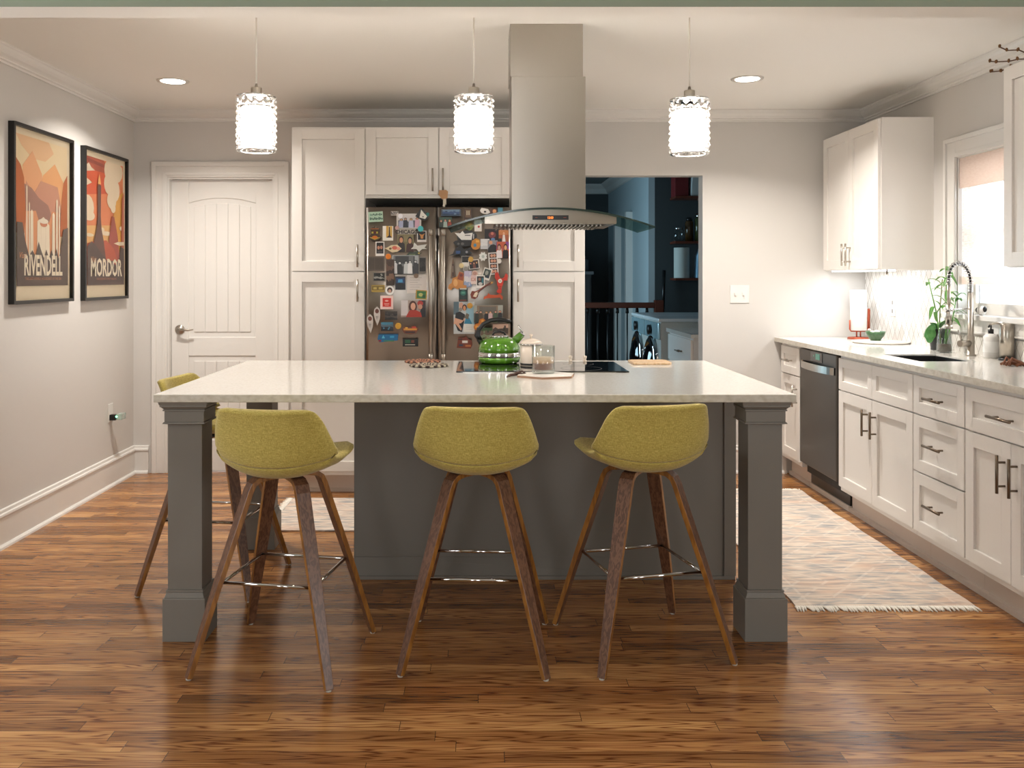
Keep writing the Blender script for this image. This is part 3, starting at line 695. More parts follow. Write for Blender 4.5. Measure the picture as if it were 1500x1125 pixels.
def post(cx, cy):
    def sq(mb, h, z0, z1, h2=None):
        h2 = h2 if h2 is not None else h
        v = [(cx-h,cy-h,z0),(cx+h,cy-h,z0),(cx+h,cy+h,z0),(cx-h,cy+h,z0),(cx-h2,cy-h2,z1),(cx+h2,cy-h2,z1),(cx+h2,cy+h2,z1),(cx-h2,cy+h2,z1)]
        mb.add(v, [(0,3,2,1),(4,5,6,7),(0,1,5,4),(1,2,6,5),(2,3,7,6),(3,0,4,7)])
    b = MB(); sq(b, 0.0785, 0, 0.156); sq(b, 0.0785, 0.156, 0.159, 0.076); sq(b, 0.074, 0.159, 0.180, 0.067); sq(b, 0.0695, 0.180, 0.187); 
    b.build('post_base', ISL, isl, bevel=0.0015)
    s = MB(); sq(s, 0.0635, 0.187, 0.806); s.build('post_shaft', ISL, isl, bevel=0.0015)
    c = MB(); sq(c, 0.066, 0.800, 0.803, 0.079); sq(c, 0.079, 0.803, 0.809, 0.076); sq(c, 0.073, 0.809, 0.850); sq(c, 0.078, 0.850, 0.856); sq(c, 0.074, 0.856, 0.866, 0.084); sq(c, 0.0865, 0.866, 0.873); sq(c, 0.088, 0.873, IZ-0.029, 0.091)
    c.build('post_capital', ISL, isl, bevel=0.0012)
for (px, py) in ((-1.0915, 3.3975), (1.055, 3.3975), (-1.0915, 4.52)): post(px, py)

# cooktop and things on the island
ckx0, ckx1, cky0, cky1 = -0.107, 0.672, 4.054, 4.52
ck = thing('cooktop', 'black glass electric cooktop set on the island worktop', 'cooktop', ((ckx0+ckx1)/2, (cky0+cky1)/2, IZ))
MB().box(ckx0, ckx1, cky0, cky1, IZ, IZ+0.007).build('glass_surface', BGLASS, ck, bevel=0.002)
MB().box(ckx0+0.03, ckx1-0.06, cky0-0.001, cky0+0.004, IZ, IZ+0.002).build('front_trim', STEEL, ck)
rg = MB()
for (bx, by, br) in ((0.08,4.40,0.085),(0.10,4.18,0.075),(0.48,4.40,0.075),(0.47,4.18,0.095)):
    rg.lathe([(br,0),(br,0.0003),(br-0.002,0.0003),(br-0.002,0)], (bx,by,IZ+0.007), 40, open_=True)
rg.build('burner_ring', mat('burner_mark', (70,70,72), 0.4), ck)
ZK = IZ+0.0073
# kettle
kx, ky = 0.095, 4.455
kt = thing('kettle', 'lime green whistling kettle with a black handle on the cooktop', 'kettle', (kx, ky, ZK))
GREEN = mat('green_enamel', (84,140,32), 0.14, coat=0.8)
MB().lathe([(0,0),(0.085,0),(0.100,0.006),(0.104,0.020),(0.104,0.030)], (kx,ky,ZK), 40).build('kettle_base', GREEN, kt)
MB().lathe([(0.104,0.030),(0.105,0.032),(0.105,0.052),(0.104,0.054)], (kx,ky,ZK), 40).build('steel_band', CHROME, kt)
MB().lathe([(0.104,0.054),(0.102,0.075),(0.094,0.098),(0.080,0.115),(0.060,0.124),(0.045,0.127),(0,0.128)], (kx,ky,ZK), 40).build('kettle_body', GREEN, kt)
lid = MB().lathe([(0.046,0.126),(0.050,0.130),(0.044,0.136),(0,0.139)], (kx,ky,ZK), 32).build('lid', CHROME, kt)
MB().tube([(kx-0.033,ky,ZK+0.136),(kx-0.022,ky,ZK+0.150),(kx,ky,ZK+0.156),(kx+0.022,ky,ZK+0.150),(kx+0.033,ky,ZK+0.136)], 0.005, 8).build('lid_handle', BLACK, lid)
sp = MB().tube([(kx+0.070,ky,ZK+0.098),(kx+0.096,ky,ZK+0.124),(kx+0.112,ky,ZK+0.140)], [0.024,0.019,0.017], 16).build('spout', GREEN, kt)
MB().tube([(kx+0.112,ky,ZK+0.140),(kx+0.118,ky,ZK+0.146)], 0.016, 14).tube([(kx+0.118,ky,ZK+0.148),(kx+0.106,ky,ZK+0.165),(kx+0.094,ky,ZK+0.186)], 0.004, 8).build('spout_cap', CHROME, sp)
hp = [(kx-0.088,-0.0,0.100),(kx-0.108,0,0.135),(kx-0.100,0,0.165),(kx-0.078,0,0.190),(kx-0.045,0,0.208),(kx-0.005,0,0.214),(kx+0.030,0,0.210),(kx+0.058,0,0.200)]
MB().tube([(a,ky,ZK+c) for a,b,c in hp], [0.012,0.016,0.012,0.011,0.011,0.011,0.011,0.010], 12).build('handle', BLACK, kt)
MB().tube([(kx-0.085,ky,ZK+0.09),(kx-0.100,ky,ZK+0.118)], 0.014, 10).build('handle_bracket', BLACK, kt)
# canister
cx, cy = 0.245, 4.325
cn = thing('canister', 'cream lidded canister standing between the kettle and the glass', 'canister', (cx, cy, ZK))
CREAM = mat('cream_glaze', (226,212,196), 0.3)
MB().lathe([(0,0),(0.050,0),(0.051,0.005),(0.050,0.100),(0,0.100)], (cx,cy,ZK), 32).lathe([(0.0505,0.003),(0.0515,0.004),(0.0515,0.012),(0.0505,0.012)], (cx,cy,ZK), 32, m=1, open_=True).build('canister_body', [CREAM, BLACK], cn)
l = MB().lathe([(0.053,0.100),(0.054,0.108),(0.045,0.118),(0.020,0.127),(0.006,0.130),(0,0.130)], (cx,cy,ZK), 32).lathe([(0.0535,0.099),(0.0555,0.100),(0.0555,0.103),(0.0535,0.104)], (cx,cy,ZK), 32, m=1, open_=True).build('lid', [CREAM, CHROME], cn)
MB().lathe([(0.005,0.128),(0.004,0.136),(0.009,0.142),(0.008,0.149),(0,0.151)], (cx,cy,ZK), 16).build('knob', CREAM, l)
# hexagonal tile and glass on it
hx, hy = 0.286, 3.905
hexp = [(hx+0.135*math.cos(PI/3*k+0.35), hy+0.122*math.sin(PI/3*k+0.35)) for k in range(6)]
tag(MB().prism(hexp, IZ, IZ+0.0085, 'z').prism([(hx+(a-hx)*0.985, hy+(b-hy)*0.985) for a, b in hexp], IZ+0.0085, IZ+0.010, 'z', 1).build('hexagonal_trivet', [col((150,112,84)), mat('white_marble', (238,234,226), 0.3, noise=((14,14,14),(214,206,196),0.3,0.5))]), 'white hexagonal stone trivet in front of the cooktop', 'trivet')
gx, gy, gz = 0.277, 3.94, IZ+0.0102
gl = thing('drinking_glass', 'clear tumbler half full of layered brown drink on the hexagonal trivet', 'glass', (gx, gy, gz))
MB().lathe([(0,0),(0.046,0),(0.049,0.004),(0.0505,0.121),(0.0492,0.121),(0.0478,0.016),(0,0.016)], (gx,gy,gz), 40).build('tumbler', GLASS, gl)
def drink_mat():
    m = bpy.data.materials.new('layered_drink'); m.use_nodes = True; nt = m.node_tree; N = nt.nodes; L = nt.links; b = N['Principled BSDF']
    tc = N.new('ShaderNodeTexCoord'); sp = N.new('ShaderNodeSeparateXYZ'); L.new(tc.outputs['Generated'], sp.inputs[0])
    rp = N.new('ShaderNodeValToRGB'); L.new(sp.outputs[2], rp.inputs[0]); cr = rp.color_ramp
    cr.elements[0].color = lin((120,64,44)); cr.elements[0].position = 0.50; cr.elements[1].color = lin((222,190,160)); cr.elements[1].position = 0.95
    e = cr.elements.new(0.62); e.color = lin((205,158,116))
    L.new(rp.outputs[0], b.inputs['Base Color']); b.inputs['Roughness'].default_value = 0.3
    return m
MB().lathe([(0,0.0175),(0.0462,0.0175),(0.0472,0.070),(0,0.070)], (gx,gy,gz), 36).build('drink', drink_mat(), gl)
# trivets
def woven(cx, cy, r, label, c1, c2):
    mb = MB(); n = 28
    for ring_i, rr in enumerate((r-0.008, r-0.024, r-0.040, r-0.056)):
        for k in range(n):
            a = 2*PI*k/n; mb.ball((cx+rr*math.cos(a), cy+rr*math.sin(a), IZ+0.006), 0.010, 1, 1, 0.6, m=(k+ring_i) % 2, seg=8)
    mb.lathe([(0,0),(r-0.05,0),(r-0.05,0.006),(0,0.006)], (cx,cy,IZ), 20, m=0)
    return tag(mb.build('woven_trivet', [col(c1, 0.8), col(c2, 0.8)], recalc=False), label, 'trivet', 'woven trivets on the island')
woven(-0.289, 4.545, 0.090, 'rust and dark woven round trivet, the farther of the two left of the cooktop', (176,120,92), (84,56,46))
woven(-0.247, 4.345, 0.092, 'grey and cream beaded round trivet, the nearer of the two left of the cooktop', (170,160,140), (62,48,44))
tag(MB().prism([(0.75,4.41),(0.93,4.41),(0.945,4.44),(0.945,4.57),(0.93,4.59),(0.77,4.59),(0.75,4.57)], IZ, IZ+0.011, 'z').build('small_board', PALEWOOD, bevel=0.003), 'small pale wooden board right of the cooktop on the island', 'board')
tw = MB().tube([(0.115,3.835,IZ+0.006),(0.135,3.88,IZ+0.010),(0.165,3.92,IZ+0.006)], [0.004,0.007,0.004], 8).tube([(0.135,3.90,IZ+0.006),(0.165,3.905,IZ+0.014),(0.205,3.93,IZ+0.006)], [0.003,0.006,0.003], 8).tube([(0.150,3.97,IZ+0.005),(0.185,3.955,IZ+0.018),(0.205,3.935,IZ+0.005)], [0.003,0.004,0.003], 8)
tag(tw.build('brown_twig', mat('bark', (70,42,30), 0.7)), 'small dark brown twisted twig lying beside the hexagonal trivet', 'twig')
for i, (x, lb) in enumerate(((0.462, 'left'), (0.536, 'right'))):
    kb = MB().lathe([(0,0),(0.010,0),(0.008,0.006),(0.005,0.010),(0.009,0.018),(0.010,0.026),(0,0.031)], (x, 4.60, IZ), 16)
    tag(kb.build('small_finial', CREAM), 'tiny cream finial behind the cooktop, the %s one of the pair' % lb, 'ornament', 'tiny cream finials behind the cooktop')

# ------------------------------------------------------------------ hood
hd = thing('range_hood', 'stainless island range hood with a curved glass canopy hanging from the ceiling', 'range hood', (0.31, 4.19, 1.57))
MB().box(0.141, 0.475, 4.05, 4.33, 1.64, 2.246).build('chimney_lower', STEEL, hd, bevel=0.002)
MB().box(0.136, 0.464, 4.056, 4.324, 2.2461, ZC).build('chimney_upper', STEEL, hd, bevel=0.002)
hc, hw = 0.312, 0.452
arcz = lambda x: 1.648 - 0.082*((x-hc)/hw)**2
n = 32; xs = [hc-hw+2*hw*i/n for i in range(n+1)]
gm = MB(); ya, yb = 3.93, 4.37
gm.prism([(x, arcz(x)) for x in xs] + [(x, arcz(x)-0.007) for x in reversed(xs)], ya, yb, 'y')
gc_ = gm.build('glass_canopy', HGLASS, hd)
MB().prism([(x, arcz(x)+0.0004) for x in xs] + [(x, arcz(x)-0.0074) for x in reversed(xs)], ya-0.0015, ya, 'y').build('canopy_edge', mat('glass_edge', (40,52,48), 0.1), gc_)
bx0, bx1 = 0.021, 0.598
xs2 = [bx0+(bx1-bx0)*i/16 for i in range(17)]
MB().prism([(x, arcz(x)-0.0075) for x in xs2] + [(bx1, 1.578), (bx0, 1.578)], 3.945, 4.36, 'y').build('hood_body', STEEL, hd)
fl = MB(); k = 26
for i in range(k):
    u = bx0+0.05+(bx1-bx0-0.1)*i/k
    fl.box(u, u+0.008, 3.985, 4.30, 1.569, 1.578)
fl.build('baffle_filter', mat('filter_steel', (150,146,138), 0.35, 1.0), hd)
MB().box(bx0+0.04, bx1-0.04, 3.98, 4.31, 1.5775, 1.5785).build('filter_backing', BLACK, hd)
pn = MB(facing_y(3.945)).box(0.230, 0.388, 0, 0.0015, 1.595, 1.615).build('control_panel', BLACK, hd)
OR = mat('orange_display', (255,120,40), 0.4, emis=(255,130,50), strength=3.0)
MB(facing_y(3.945)).text('12:00', 0.308, 1.5995, 0.015, 0.0018, 0.002, sx=0.8).build('clock_digits', OR, pn, recalc=False)
MB(facing_y(3.945)).box(0.365, 0.378, 0.0015, 0.002, 1.604, 1.606).box(0.242, 0.252, 0.0015, 0.002, 1.604, 1.606).build('button_mark', col((150,60,40)), pn)

# ------------------------------------------------------------------ pendants
def pendant(x, y, zb, label, first=None):
    g = 'crystal pendant lamps over the island'
    if first:
        o = copy_tree(first); o.location = (x, y, zb); o['label'] = label; return o
    t = thing('pendant_lamp', label, 'pendant lamp', (0,0,0), g)
    R, H = 0.074, 0.215
    cr_ = MB(); rows, cols_ = 9, 16
    for i in range(rows):
        for j in range(cols_):
            a = 2*PI*(j+0.5*(i % 2))/cols_; zc = 0.014+(H-0.028)*i/(rows-1); c = Vector((R*math.cos(a), R*math.sin(a), zc))
            er = Vector((math.cos(a), math.sin(a), 0)); et = Vector((-math.sin(a), math.cos(a), 0)); ez = Vector((0,0,1))
            hw_, hh, th = 0.0138, 0.0125, 0.008
            v = [c+et*hw_, c+ez*hh, c-et*hw_, c-ez*hh, c+er*th, c-er*th*0.5]
            cr_.add([tuple(q) for q in v], [(0,1,4),(1,2,4),(2,3,4),(3,0,4),(1,0,5),(2,1,5),(3,2,5),(0,3,5)])
    cr_.build('crystal_shade', CRYSTAL, t, recalc=False)
    MB().lathe([(R-0.003,0),(R+0.004,0),(R+0.004,0.004),(R-0.003,0.004)], (0,0,0), 32, open_=True).build('bottom_ring', CHROME, t)
    MB().lathe([(R+0.004,H+0.001),(R+0.004,H+0.005),(0.02,H+0.007),(0.0,H+0.007),(0.0,H+0.003),(0.02,H+0.003),(R+0.004,H+0.001)], (0,0,0), 32, open_=True).build('top_plate', CHROME, t)
    sl = MB().lathe([(0.058,0.018),(0.060,0.022),(0.060,H-0.045),(0.058,H-0.041)], (0,0,0), 28, open_=True)
    sl.build('frosted_sleeve', mat('lit_frosted_glass', (255,255,255), 0.5, emis=(255,243,230), strength=24), t)
    MB().lathe([(0.0,H+0.006),(0.021,H+0.006),(0.022,H+0.008),(0.022,H+0.038),(0.0205,H+0.040),(0.007,H+0.040),(0.005,H+0.056),(0,H+0.056)], (0,0,0), 20).build('socket_cap', NICKEL, t)
    MB().tube([(0,0,H+0.054),(0,0,ZC-1.846)], 0.0032, 8).build('cord', mat('clear_cord', (232,226,214), 0.3), t)
    MB().lathe([(0,ZC-1.846-0.025),(0.05,ZC-1.846-0.022),(0.06,ZC-1.846-0.001),(0,ZC-1.846-0.001)], (0,0,0), 24).build('ceiling_canopy', NICKEL, t)
    light('bulb_light', 'POINT', (0,0,0.10), POWER_PEND, (1.0,0.95,0.88), 0.035, parent=t)
    t.location = (x, y, zb)
    return t
PY = 3.60; s = F/PY
p0 = pendant((375.5-VX)/s, PY, 1.846, 'left crystal pendant lamp, hanging in front of the panelled door side')
pendant((694-VX)/s, PY, 1.846, 'middle crystal pendant lamp, just left of the hood chimney', p0)
pr = pendant((1010-VX)/s, PY, 1.834, 'right crystal pendant lamp, hanging lowest over the right island end', p0)

# recessed lights
def can(x, y, label, power=POWER_CAN):
    t = thing('recessed_light', label, 'ceiling light', (x, y, ZC), 'recessed ceiling lights')
    MB().lathe([(0.070,0),(0.092,0),(0.090,-0.005),(0.070,-0.004)], (x,y,ZC), 36, open_=True).build('trim_ring', TRIM, t)
    MB().lathe([(0,-0.001),(0.070,-0.001),(0.068,-0.004),(0,-0.004)], (x,y,ZC), 36).build('lens', mat('lit_lens', (255,255,255), 0.5, emis=(255,244,228), strength=14), t)
    light('downlight', 'AREA', (x,y,ZC-0.012), power, WARM, 0.13, parent=t, shape='DISK', spread=2.4)
can(-1.785, 5.24, 'round recessed ceiling light left, above the door side of the room')
can(1.537, 5.18, 'round recessed ceiling light right, above the passage side of the room', 31)

# ------------------------------------------------------------------ bar stools
def stool_parts(t):
    # centre line of the shell: (y, z, half width, curl)
    prof = [(0.205,0.700,0.150,0.010),(0.200,0.703,0.178,0.014),(0.17,0.698,0.196,0.020),(0.11,0.688,0.206,0.026),(0.03,0.678,0.210,0.034),(-0.05,0.671,0.213,0.048),
            (-0.105,0.668,0.215,0.066),(-0.140,0.680,0.218,0.082),(-0.160,0.705,0.220,0.086),(-0.172,0.735,0.221,0.080),(-0.180,0.775,0.213,0.066),(-0.187,0.815,0.202,0.052),
            (-0.194,0.850,0.190,0.042),(-0.200,0.878,0.177,0.028),(-0.204,0.893,0.162,0.016),(-0.206,0.900,0.138,0.006)]
    def spline(P, k):
        out = []
        for i in range(len(P)-1):
            p0, p1, p2, p3 = P[max(i-1,0)], P[i], P[i+1], P[min(i+2,len(P)-1)]
            for j in range(k):
                t_ = j/k; out.append(tuple(0.5*((2*b)+(-a+c)*t_+(2*a-5*b+4*c-d)*t_*t_+(-a+3*b-3*c+d)*t_**3) for a,b,c,d in zip(p0,p1,p2,p3)))
        out.append(P[-1]); return out
    def shell(P, name, flip):
        P2 = spline(P, 3); n = len(P2); W_ = 20; th = 0.017
        mids = []; nor = []
        for i in range(n):
            a, b = P2[max(i-1,0)], P2[min(i+1,n-1)]
            ty, tz = b[0]-a[0], b[1]-a[1]; l = math.hypot(ty, tz); nor.append((-(-tz)/l*1.0, -ty/l))   # inward normal
        verts = [[], []]
        for i in range(n):
            y, z, hw_, curl = P2[i]; ny, nz = nor[i]
            for side in (0, 1):
                off = (0.5 if side else -0.5)
                for k in range(W_+1):
                    tt = -1+2*k/W_; x = hw_*math.sin(tt*PI/2*0.98)/math.sin(PI/2*0.98) if False else hw_*tt
                    e = min(1, (1-abs(tt))*6); e = math.sqrt(max(0, 1-(1-e)**2))
                    endf = min(1, (0.35 + (i if P is seat_p else n-1-i)*0.22))
                    o_ = off*2*th*(0.25+0.75*e)*endf + curl*abs(tt)**2.3
                    verts[side].append((x, y+ny*o_, z+nz*o_))
        v = verts[0]+verts[1]; N1 = len(verts[0]); f = []
        R_ = W_+1
        for i in range(n-1):
            for k in range(W_):
                a = i*R_+k; f.append((a, a+1, a+R_+1, a+R_)); f.append((N1+a, N1+a+R_, N1+a+R_+1, N1+a+1))
        for i in range(n-1):
            for k in (0, W_): a = i*R_+k; f.append((a, a+R_, N1+a+R_, N1+a))
        for i in (0, n-1):
            for k in range(W_): a = i*R_+k; f.append((a, N1+a, N1+a+1, a+1))
        MB().add(v, f, 0, True).build(name, FABRIC, t)
        return P2
    seat_p = prof[:9]; back_p = prof[8:]
    # keep tangent continuity at the seam by sharing the profile point
    shell(seat_p, 'seat', False); shell(back_p, 'backrest', True)
    sd = MB()                                                     # seam / welt line between seat and back
    def surf(y, z, hw_, curl, ny, nz, tt, off): return (hw_*tt, y+ny*(curl*abs(tt)**2.3+off), z+nz*(curl*abs(tt)**2.3+off))
    # legs: bent plywood
    for sx, sy in ((-1,-1),(1,-1),(-1,1),(1,1)):
        d = Vector((sx, sy, 0)).normalized(); pts = []
        cl = [(0.02,0.646),(0.07,0.645),(0.105,0.641),(0.124,0.630),(0.137,0.608),(0.147,0.580),(0.347*0.72,0.30),(0.347,0.004)]
        cl = [(0.02,0.6445),(0.075,0.6435),(0.108,0.638),(0.128,0.624),(0.140,0.600),(0.150,0.570),(0.247,0.300),(0.347,0.004)]
        tdir = Vector((-d.y, d.x, 0)); n_ = len(cl); th = 0.0095
        wd = [0.021,0.023,0.025,0.026,0.026,0.026,0.022,0.014]
        V = []
        for i, (r, z) in enumerate(cl):
            a, b = cl[max(i-1,0)], cl[min(i+1,n_-1)]; tr, tz = b[0]-a[0], b[1]-a[1]; l = math.hypot(tr, tz); nr, nz = -tz/l, tr/l
            for (s1, s2) in ((-1,-1),(1,-1),(1,1),(-1,1)):
                p = d*(r+nr*th*s2) + tdir*(wd[i]*s1); V.append((p.x, p.y, max(z+nz*th*s2, 0.003)))
        f = []; ms = []
        mb = MB()
        k0 = 0
        mb.add(V, [(0,3,2,1)], 1); mb.f.append([(n_-1)*4+q for q in range(4)]); mb.m.append(1); mb.sm.append(False)
        for i in range(n_-1):
            for q in range(4):
                mb.f.append([i*4+q, i*4+(q+1)%4, (i+1)*4+(q+1)%4, (i+1)*4+q]); mb.m.append(1 if q in (1,3) else 0); mb.sm.append(False)
        lg = mb.build('leg', [WALNUT, PLYEDGE], t, bevel=0.002)
        e = d*0.346
        MB().lathe([(0.009,0),(0.010,0.004),(0,0.004)], (e.x, e.y, 0), 12).build('foot_pad', RUBBER, lg)
    # footrest
    q = 0.247/math.sqrt(2)-0.012; z = 0.302; r = 0.006
    fr_ = MB()
    for a, b in (((-q,-q),(q,-q)),((q,-q),(q,q)),((q,q),(-q,q)),((-q,q),(-q,-q))):
        fr_.tube([(a[0],a[1],z),(b[0],b[1],z)], r, 10)
    fr_.build('footrest', CHROME, t)
    MB().lathe([(0,0.652),(0.10,0.652),(0.11,0.658),(0.05,0.664),(0,0.664)], (0,-0.0,0), 24).build('mounting_plate', BLACK, t)
GS = 'mustard bar stools around the island'
st0 = thing('bar_stool', 'mustard fabric bar stool, leftmost of the three along the island front', 'bar stool', (0,0,0), GS)
stool_parts(st0)
def place(o, x, y, deg): o.location = (x, y, 0); o.rotation_euler = (0, 0, math.radians(deg)); return o
place(st0, -0.689, 3.207, -10.0)
for (x, y, dg, lb) in ((-0.009, 3.262, -3.5, 'mustard fabric bar stool in the middle of the island front'),
                       (0.588, 3.305, 13.5, 'mustard fabric bar stool, rightmost, turned slightly left'),
                       (-1.167, 4.00, -97.0, 'mustard bar stool at the left island end, half hidden by the front post')):
    o = copy_tree(st0); place(o, x, y, dg); o['label'] = lb

# ------------------------------------------------------------------ rugs
def rug(name, x0, x1, y0, y1, label, mt, ends='y'):
    t = thing(name, label, 'rug', ((x0+x1)/2, (y0+y1)/2, 0))
    mb = MB(); nx, ny = 10, 30
    V = []; 
    for k, zz in enumerate((0.0, 0.007)):
        for i in range(nx+1):
            for j in range(ny+1):
                V.append((x0+(x1-x0)*i/nx + (0.004*math.sin(j*1.1) if i in (0,nx) else 0), y0+(y1-y0)*j/ny, zz + (0.0007*math.sin(i*2+j*1.3) if k else 0)))
    S = (nx+1)*(ny+1); f = []
    idx = lambda i,j: i*(ny+1)+j
    for i in range(nx):
        for j in range(ny):
            f.append((S+idx(i,j), S+idx(i+1,j), S+idx(i+1,j+1), S+idx(i,j+1))); f.append((idx(i,j), idx(i,j+1), idx(i+1,j+1), idx(i+1,j)))
    for i in range(nx):
        for j in (0, ny): f.append((idx(i,j), idx(i+1,j), S+idx(i+1,j), S+idx(i,j)))
    for j in range(ny):
        for i in (0, nx): f.append((idx(i,j), idx(i,j+1), S+idx(i,j+1), S+idx(i,j)))
    mb.add(V, f, 0, False); mb.build('rug_pile', mt, t)
    fg = MB(); rnd = random.Random(3); 
    rngs = []
    if ends == 'y':
        for yy, s in ((y0, -1), (y1, 1)):
            u = x0
            while u < x1:
                a = rnd.uniform(-0.012, 0.012); l = rnd.uniform(0.035, 0.055)
                fg.tube([(u, yy, 0.004), (u+a*0.5, yy+s*l*0.5, 0.0055), (u+a, yy+s*l, 0.003)], [0.0055,0.005,0.003], 5); u += 0.0085
    else:
        for xx, s in ((x0, -1), (x1, 1)):
            u = y0
            while u < y1:
                a = rnd.uniform(-0.012, 0.012); l = rnd.uniform(0.035, 0.055)
                fg.tube([(xx, u, 0.004), (xx+s*l*0.5, u+a*0.5, 0.0055), (xx+s*l, u+a, 0.003)], [0.0042,0.0036,0.002], 5); u += 0.009
    o = fg.build('fringe', FRINGE, t, recalc=False)
    return t
rug('runner_rug', 1.285, 2.015, 3.665, 5.66, 'faded cream and grey runner rug between the island and the right cabinets', RUG)
rug('area_rug', -1.13, 0.85, 4.76, 5.46, 'faded cream and grey rug on the floor behind the island, by the fridge', RUG, 'x')

# ------------------------------------------------------------------ framed posters on the left wall
def poster(y0, y1, z0, z1, label, art):
    t = thing('framed_poster', label, 'framed poster', (XL, (y0+y1)/2, z0))
    fn = facing_px(XL); w = 0.017
    MB(fn).box(y0, y0+w, 0, 0.032, z0, z1).box(y1-w, y1, 0, 0.032, z0, z1).box(y0+w, y1-w, 0, 0.032, z0, z0+w).box(y0+w, y1-w, 0, 0.032, z1-w, z1).build('frame', FRAME, t, bevel=0.001)
    mb = MB(fn); cols_ = []; P = []
    mb.box(y0+w, y1-w, 0, 0.012, z0+w, z1-w, 0); cols_.append(col((240,222,190), 0.5))
    a0, a1 = y0+w+0.035, y1-w-0.035; b0, b1 = z0+w+0.075, z1-w-0.035
    state = {'n': 0.012}
    def layer(c, pts, lift=True):
        m = col(c, 0.5)
        if m not in cols_: cols_.append(m)
        n0 = state['n']; n1 = n0+0.0003; state['n'] = n1
        mb.prism([(a0+(a1-a0)*min(max(u,0),1), b0+(b1-b0)*min(max(v,0),1)) for u, v in pts], n0-0.0001, n1, 'y', cols_.index(m))
    def txt(c, s, u, v, size, sx=1, align='CENTER', shear=0, bold=0):
        m = col(c, 0.5)
        if m not in cols_: cols_.append(m)
        n1 = state['n']+0.0004
        mb.text(s, a0+(a1-a0)*u, b0+(b1-b0)*v, size, n1, n1, cols_.index(m), align, sx, shear=shear, bold=bold)
    art(layer, txt)
    mb.build('print', cols_, t, recalc=False)
    MB(fn).box(y0+w, y1-w, 0.021, 0.0225, z0+w, z1-w).build('glazing', mat('picture_glass', (255,255,255), 0.02, trans=1.0, ior=1.05), t)
    return t
def ell(cx, cy, rx, ry, n=14): return [(cx+rx*math.cos(2*PI*k/n), cy+ry*math.sin(2*PI*k/n)) for k in range(n)]
def art_valley(L, T):
    L((244,220,178), [(0,0),(1,0),(1,1),(0,1)])
    L((240,196,150), [(0,1),(0.1,0.93),(0.3,0.86),(0.55,0.86),(0.72,0.93),(0.62,1)])
    L((238,176,128), [(0.1,0.55),(0.12,0.80),(0.30,0.91),(0.48,0.77),(0.55,0.6)])
    L((243,180,122), [(0.42,0.55),(0.50,0.76),(0.74,0.86),(0.92,0.74),(0.92,0.55)])
    L((212,152,124), [(0.15,0.5),(0.18,0.70),(0.32,0.62),(0.46,0.72),(0.80,0.70),(0.9,0.5)])
    L((170,124,108), [(0.1,0.42),(0.15,0.68),(0.28,0.66),(0.42,0.60),(0.60,0.56),(0.66,0.50),(0.86,0.52),(0.86,0.42)])
    L((232,160,112), [(0.15,0.2),(0.17,0.50),(0.36,0.51),(0.42,0.44),(0.62,0.44),(0.68,0.52),(0.84,0.52),(0.86,0.2)])
    L((192,106,56), [(0,0.35),(0,0.84),(0.08,0.80),(0.14,0.72),(0.17,0.50),(0.15,0.35)])
    L((192,106,56), [(1,0.35),(1,0.80),(0.92,0.74),(0.88,0.62),(0.86,0.48),(0.84,0.35)])
    for (u, h, w_) in ((0.19,0.66,0.012),(0.235,0.55,0.012),(0.28,0.50,0.03),(0.42,0.44,0.045),(0.50,0.46,0.05),(0.58,0.42,0.045),(0.70,0.50,0.03),(0.77,0.60,0.02),(0.82,0.56,0.012)):
        L((250,234,208), [(u-w_,0.18),(u+w_,0.18),(u+w_*0.8,h),(u,h+0.015),(u-w_*0.8,h)])
    L((206,130,92), ell(0.50, 0.425, 0.07, 0.02)); L((250,236,214), ell(0.50, 0.445, 0.09, 0.018))
    L((104,88,78), [(0,0),(1,0),(1,0.42),(0.90,0.40),(0.84,0.24),(0.80,0.19),(0.76,0.26),(0.70,0.185),(0.66,0.25),(0.60,0.19),(0.55,0.25),(0.50,0.19),(0.44,0.25),(0.40,0.30),(0.34,0.20),(0.28,0.24),(0.22,0.20),(0.15,0.30),(0.10,0.42),(0,0.42)])
    T((226,160,112), 'Visit', 0.03, 0.185, 0.045, 1, 'LEFT', 0.3)
    T((246,232,206), 'RIVENDELL', 0.5, 0.075, 0.150, 0.575, bold=0.004)
    T((206,140,100), 'THE LAST HOMELY HOUSE EAST OF THE SEA', 0.5, 0.040, 0.020, 1.0)
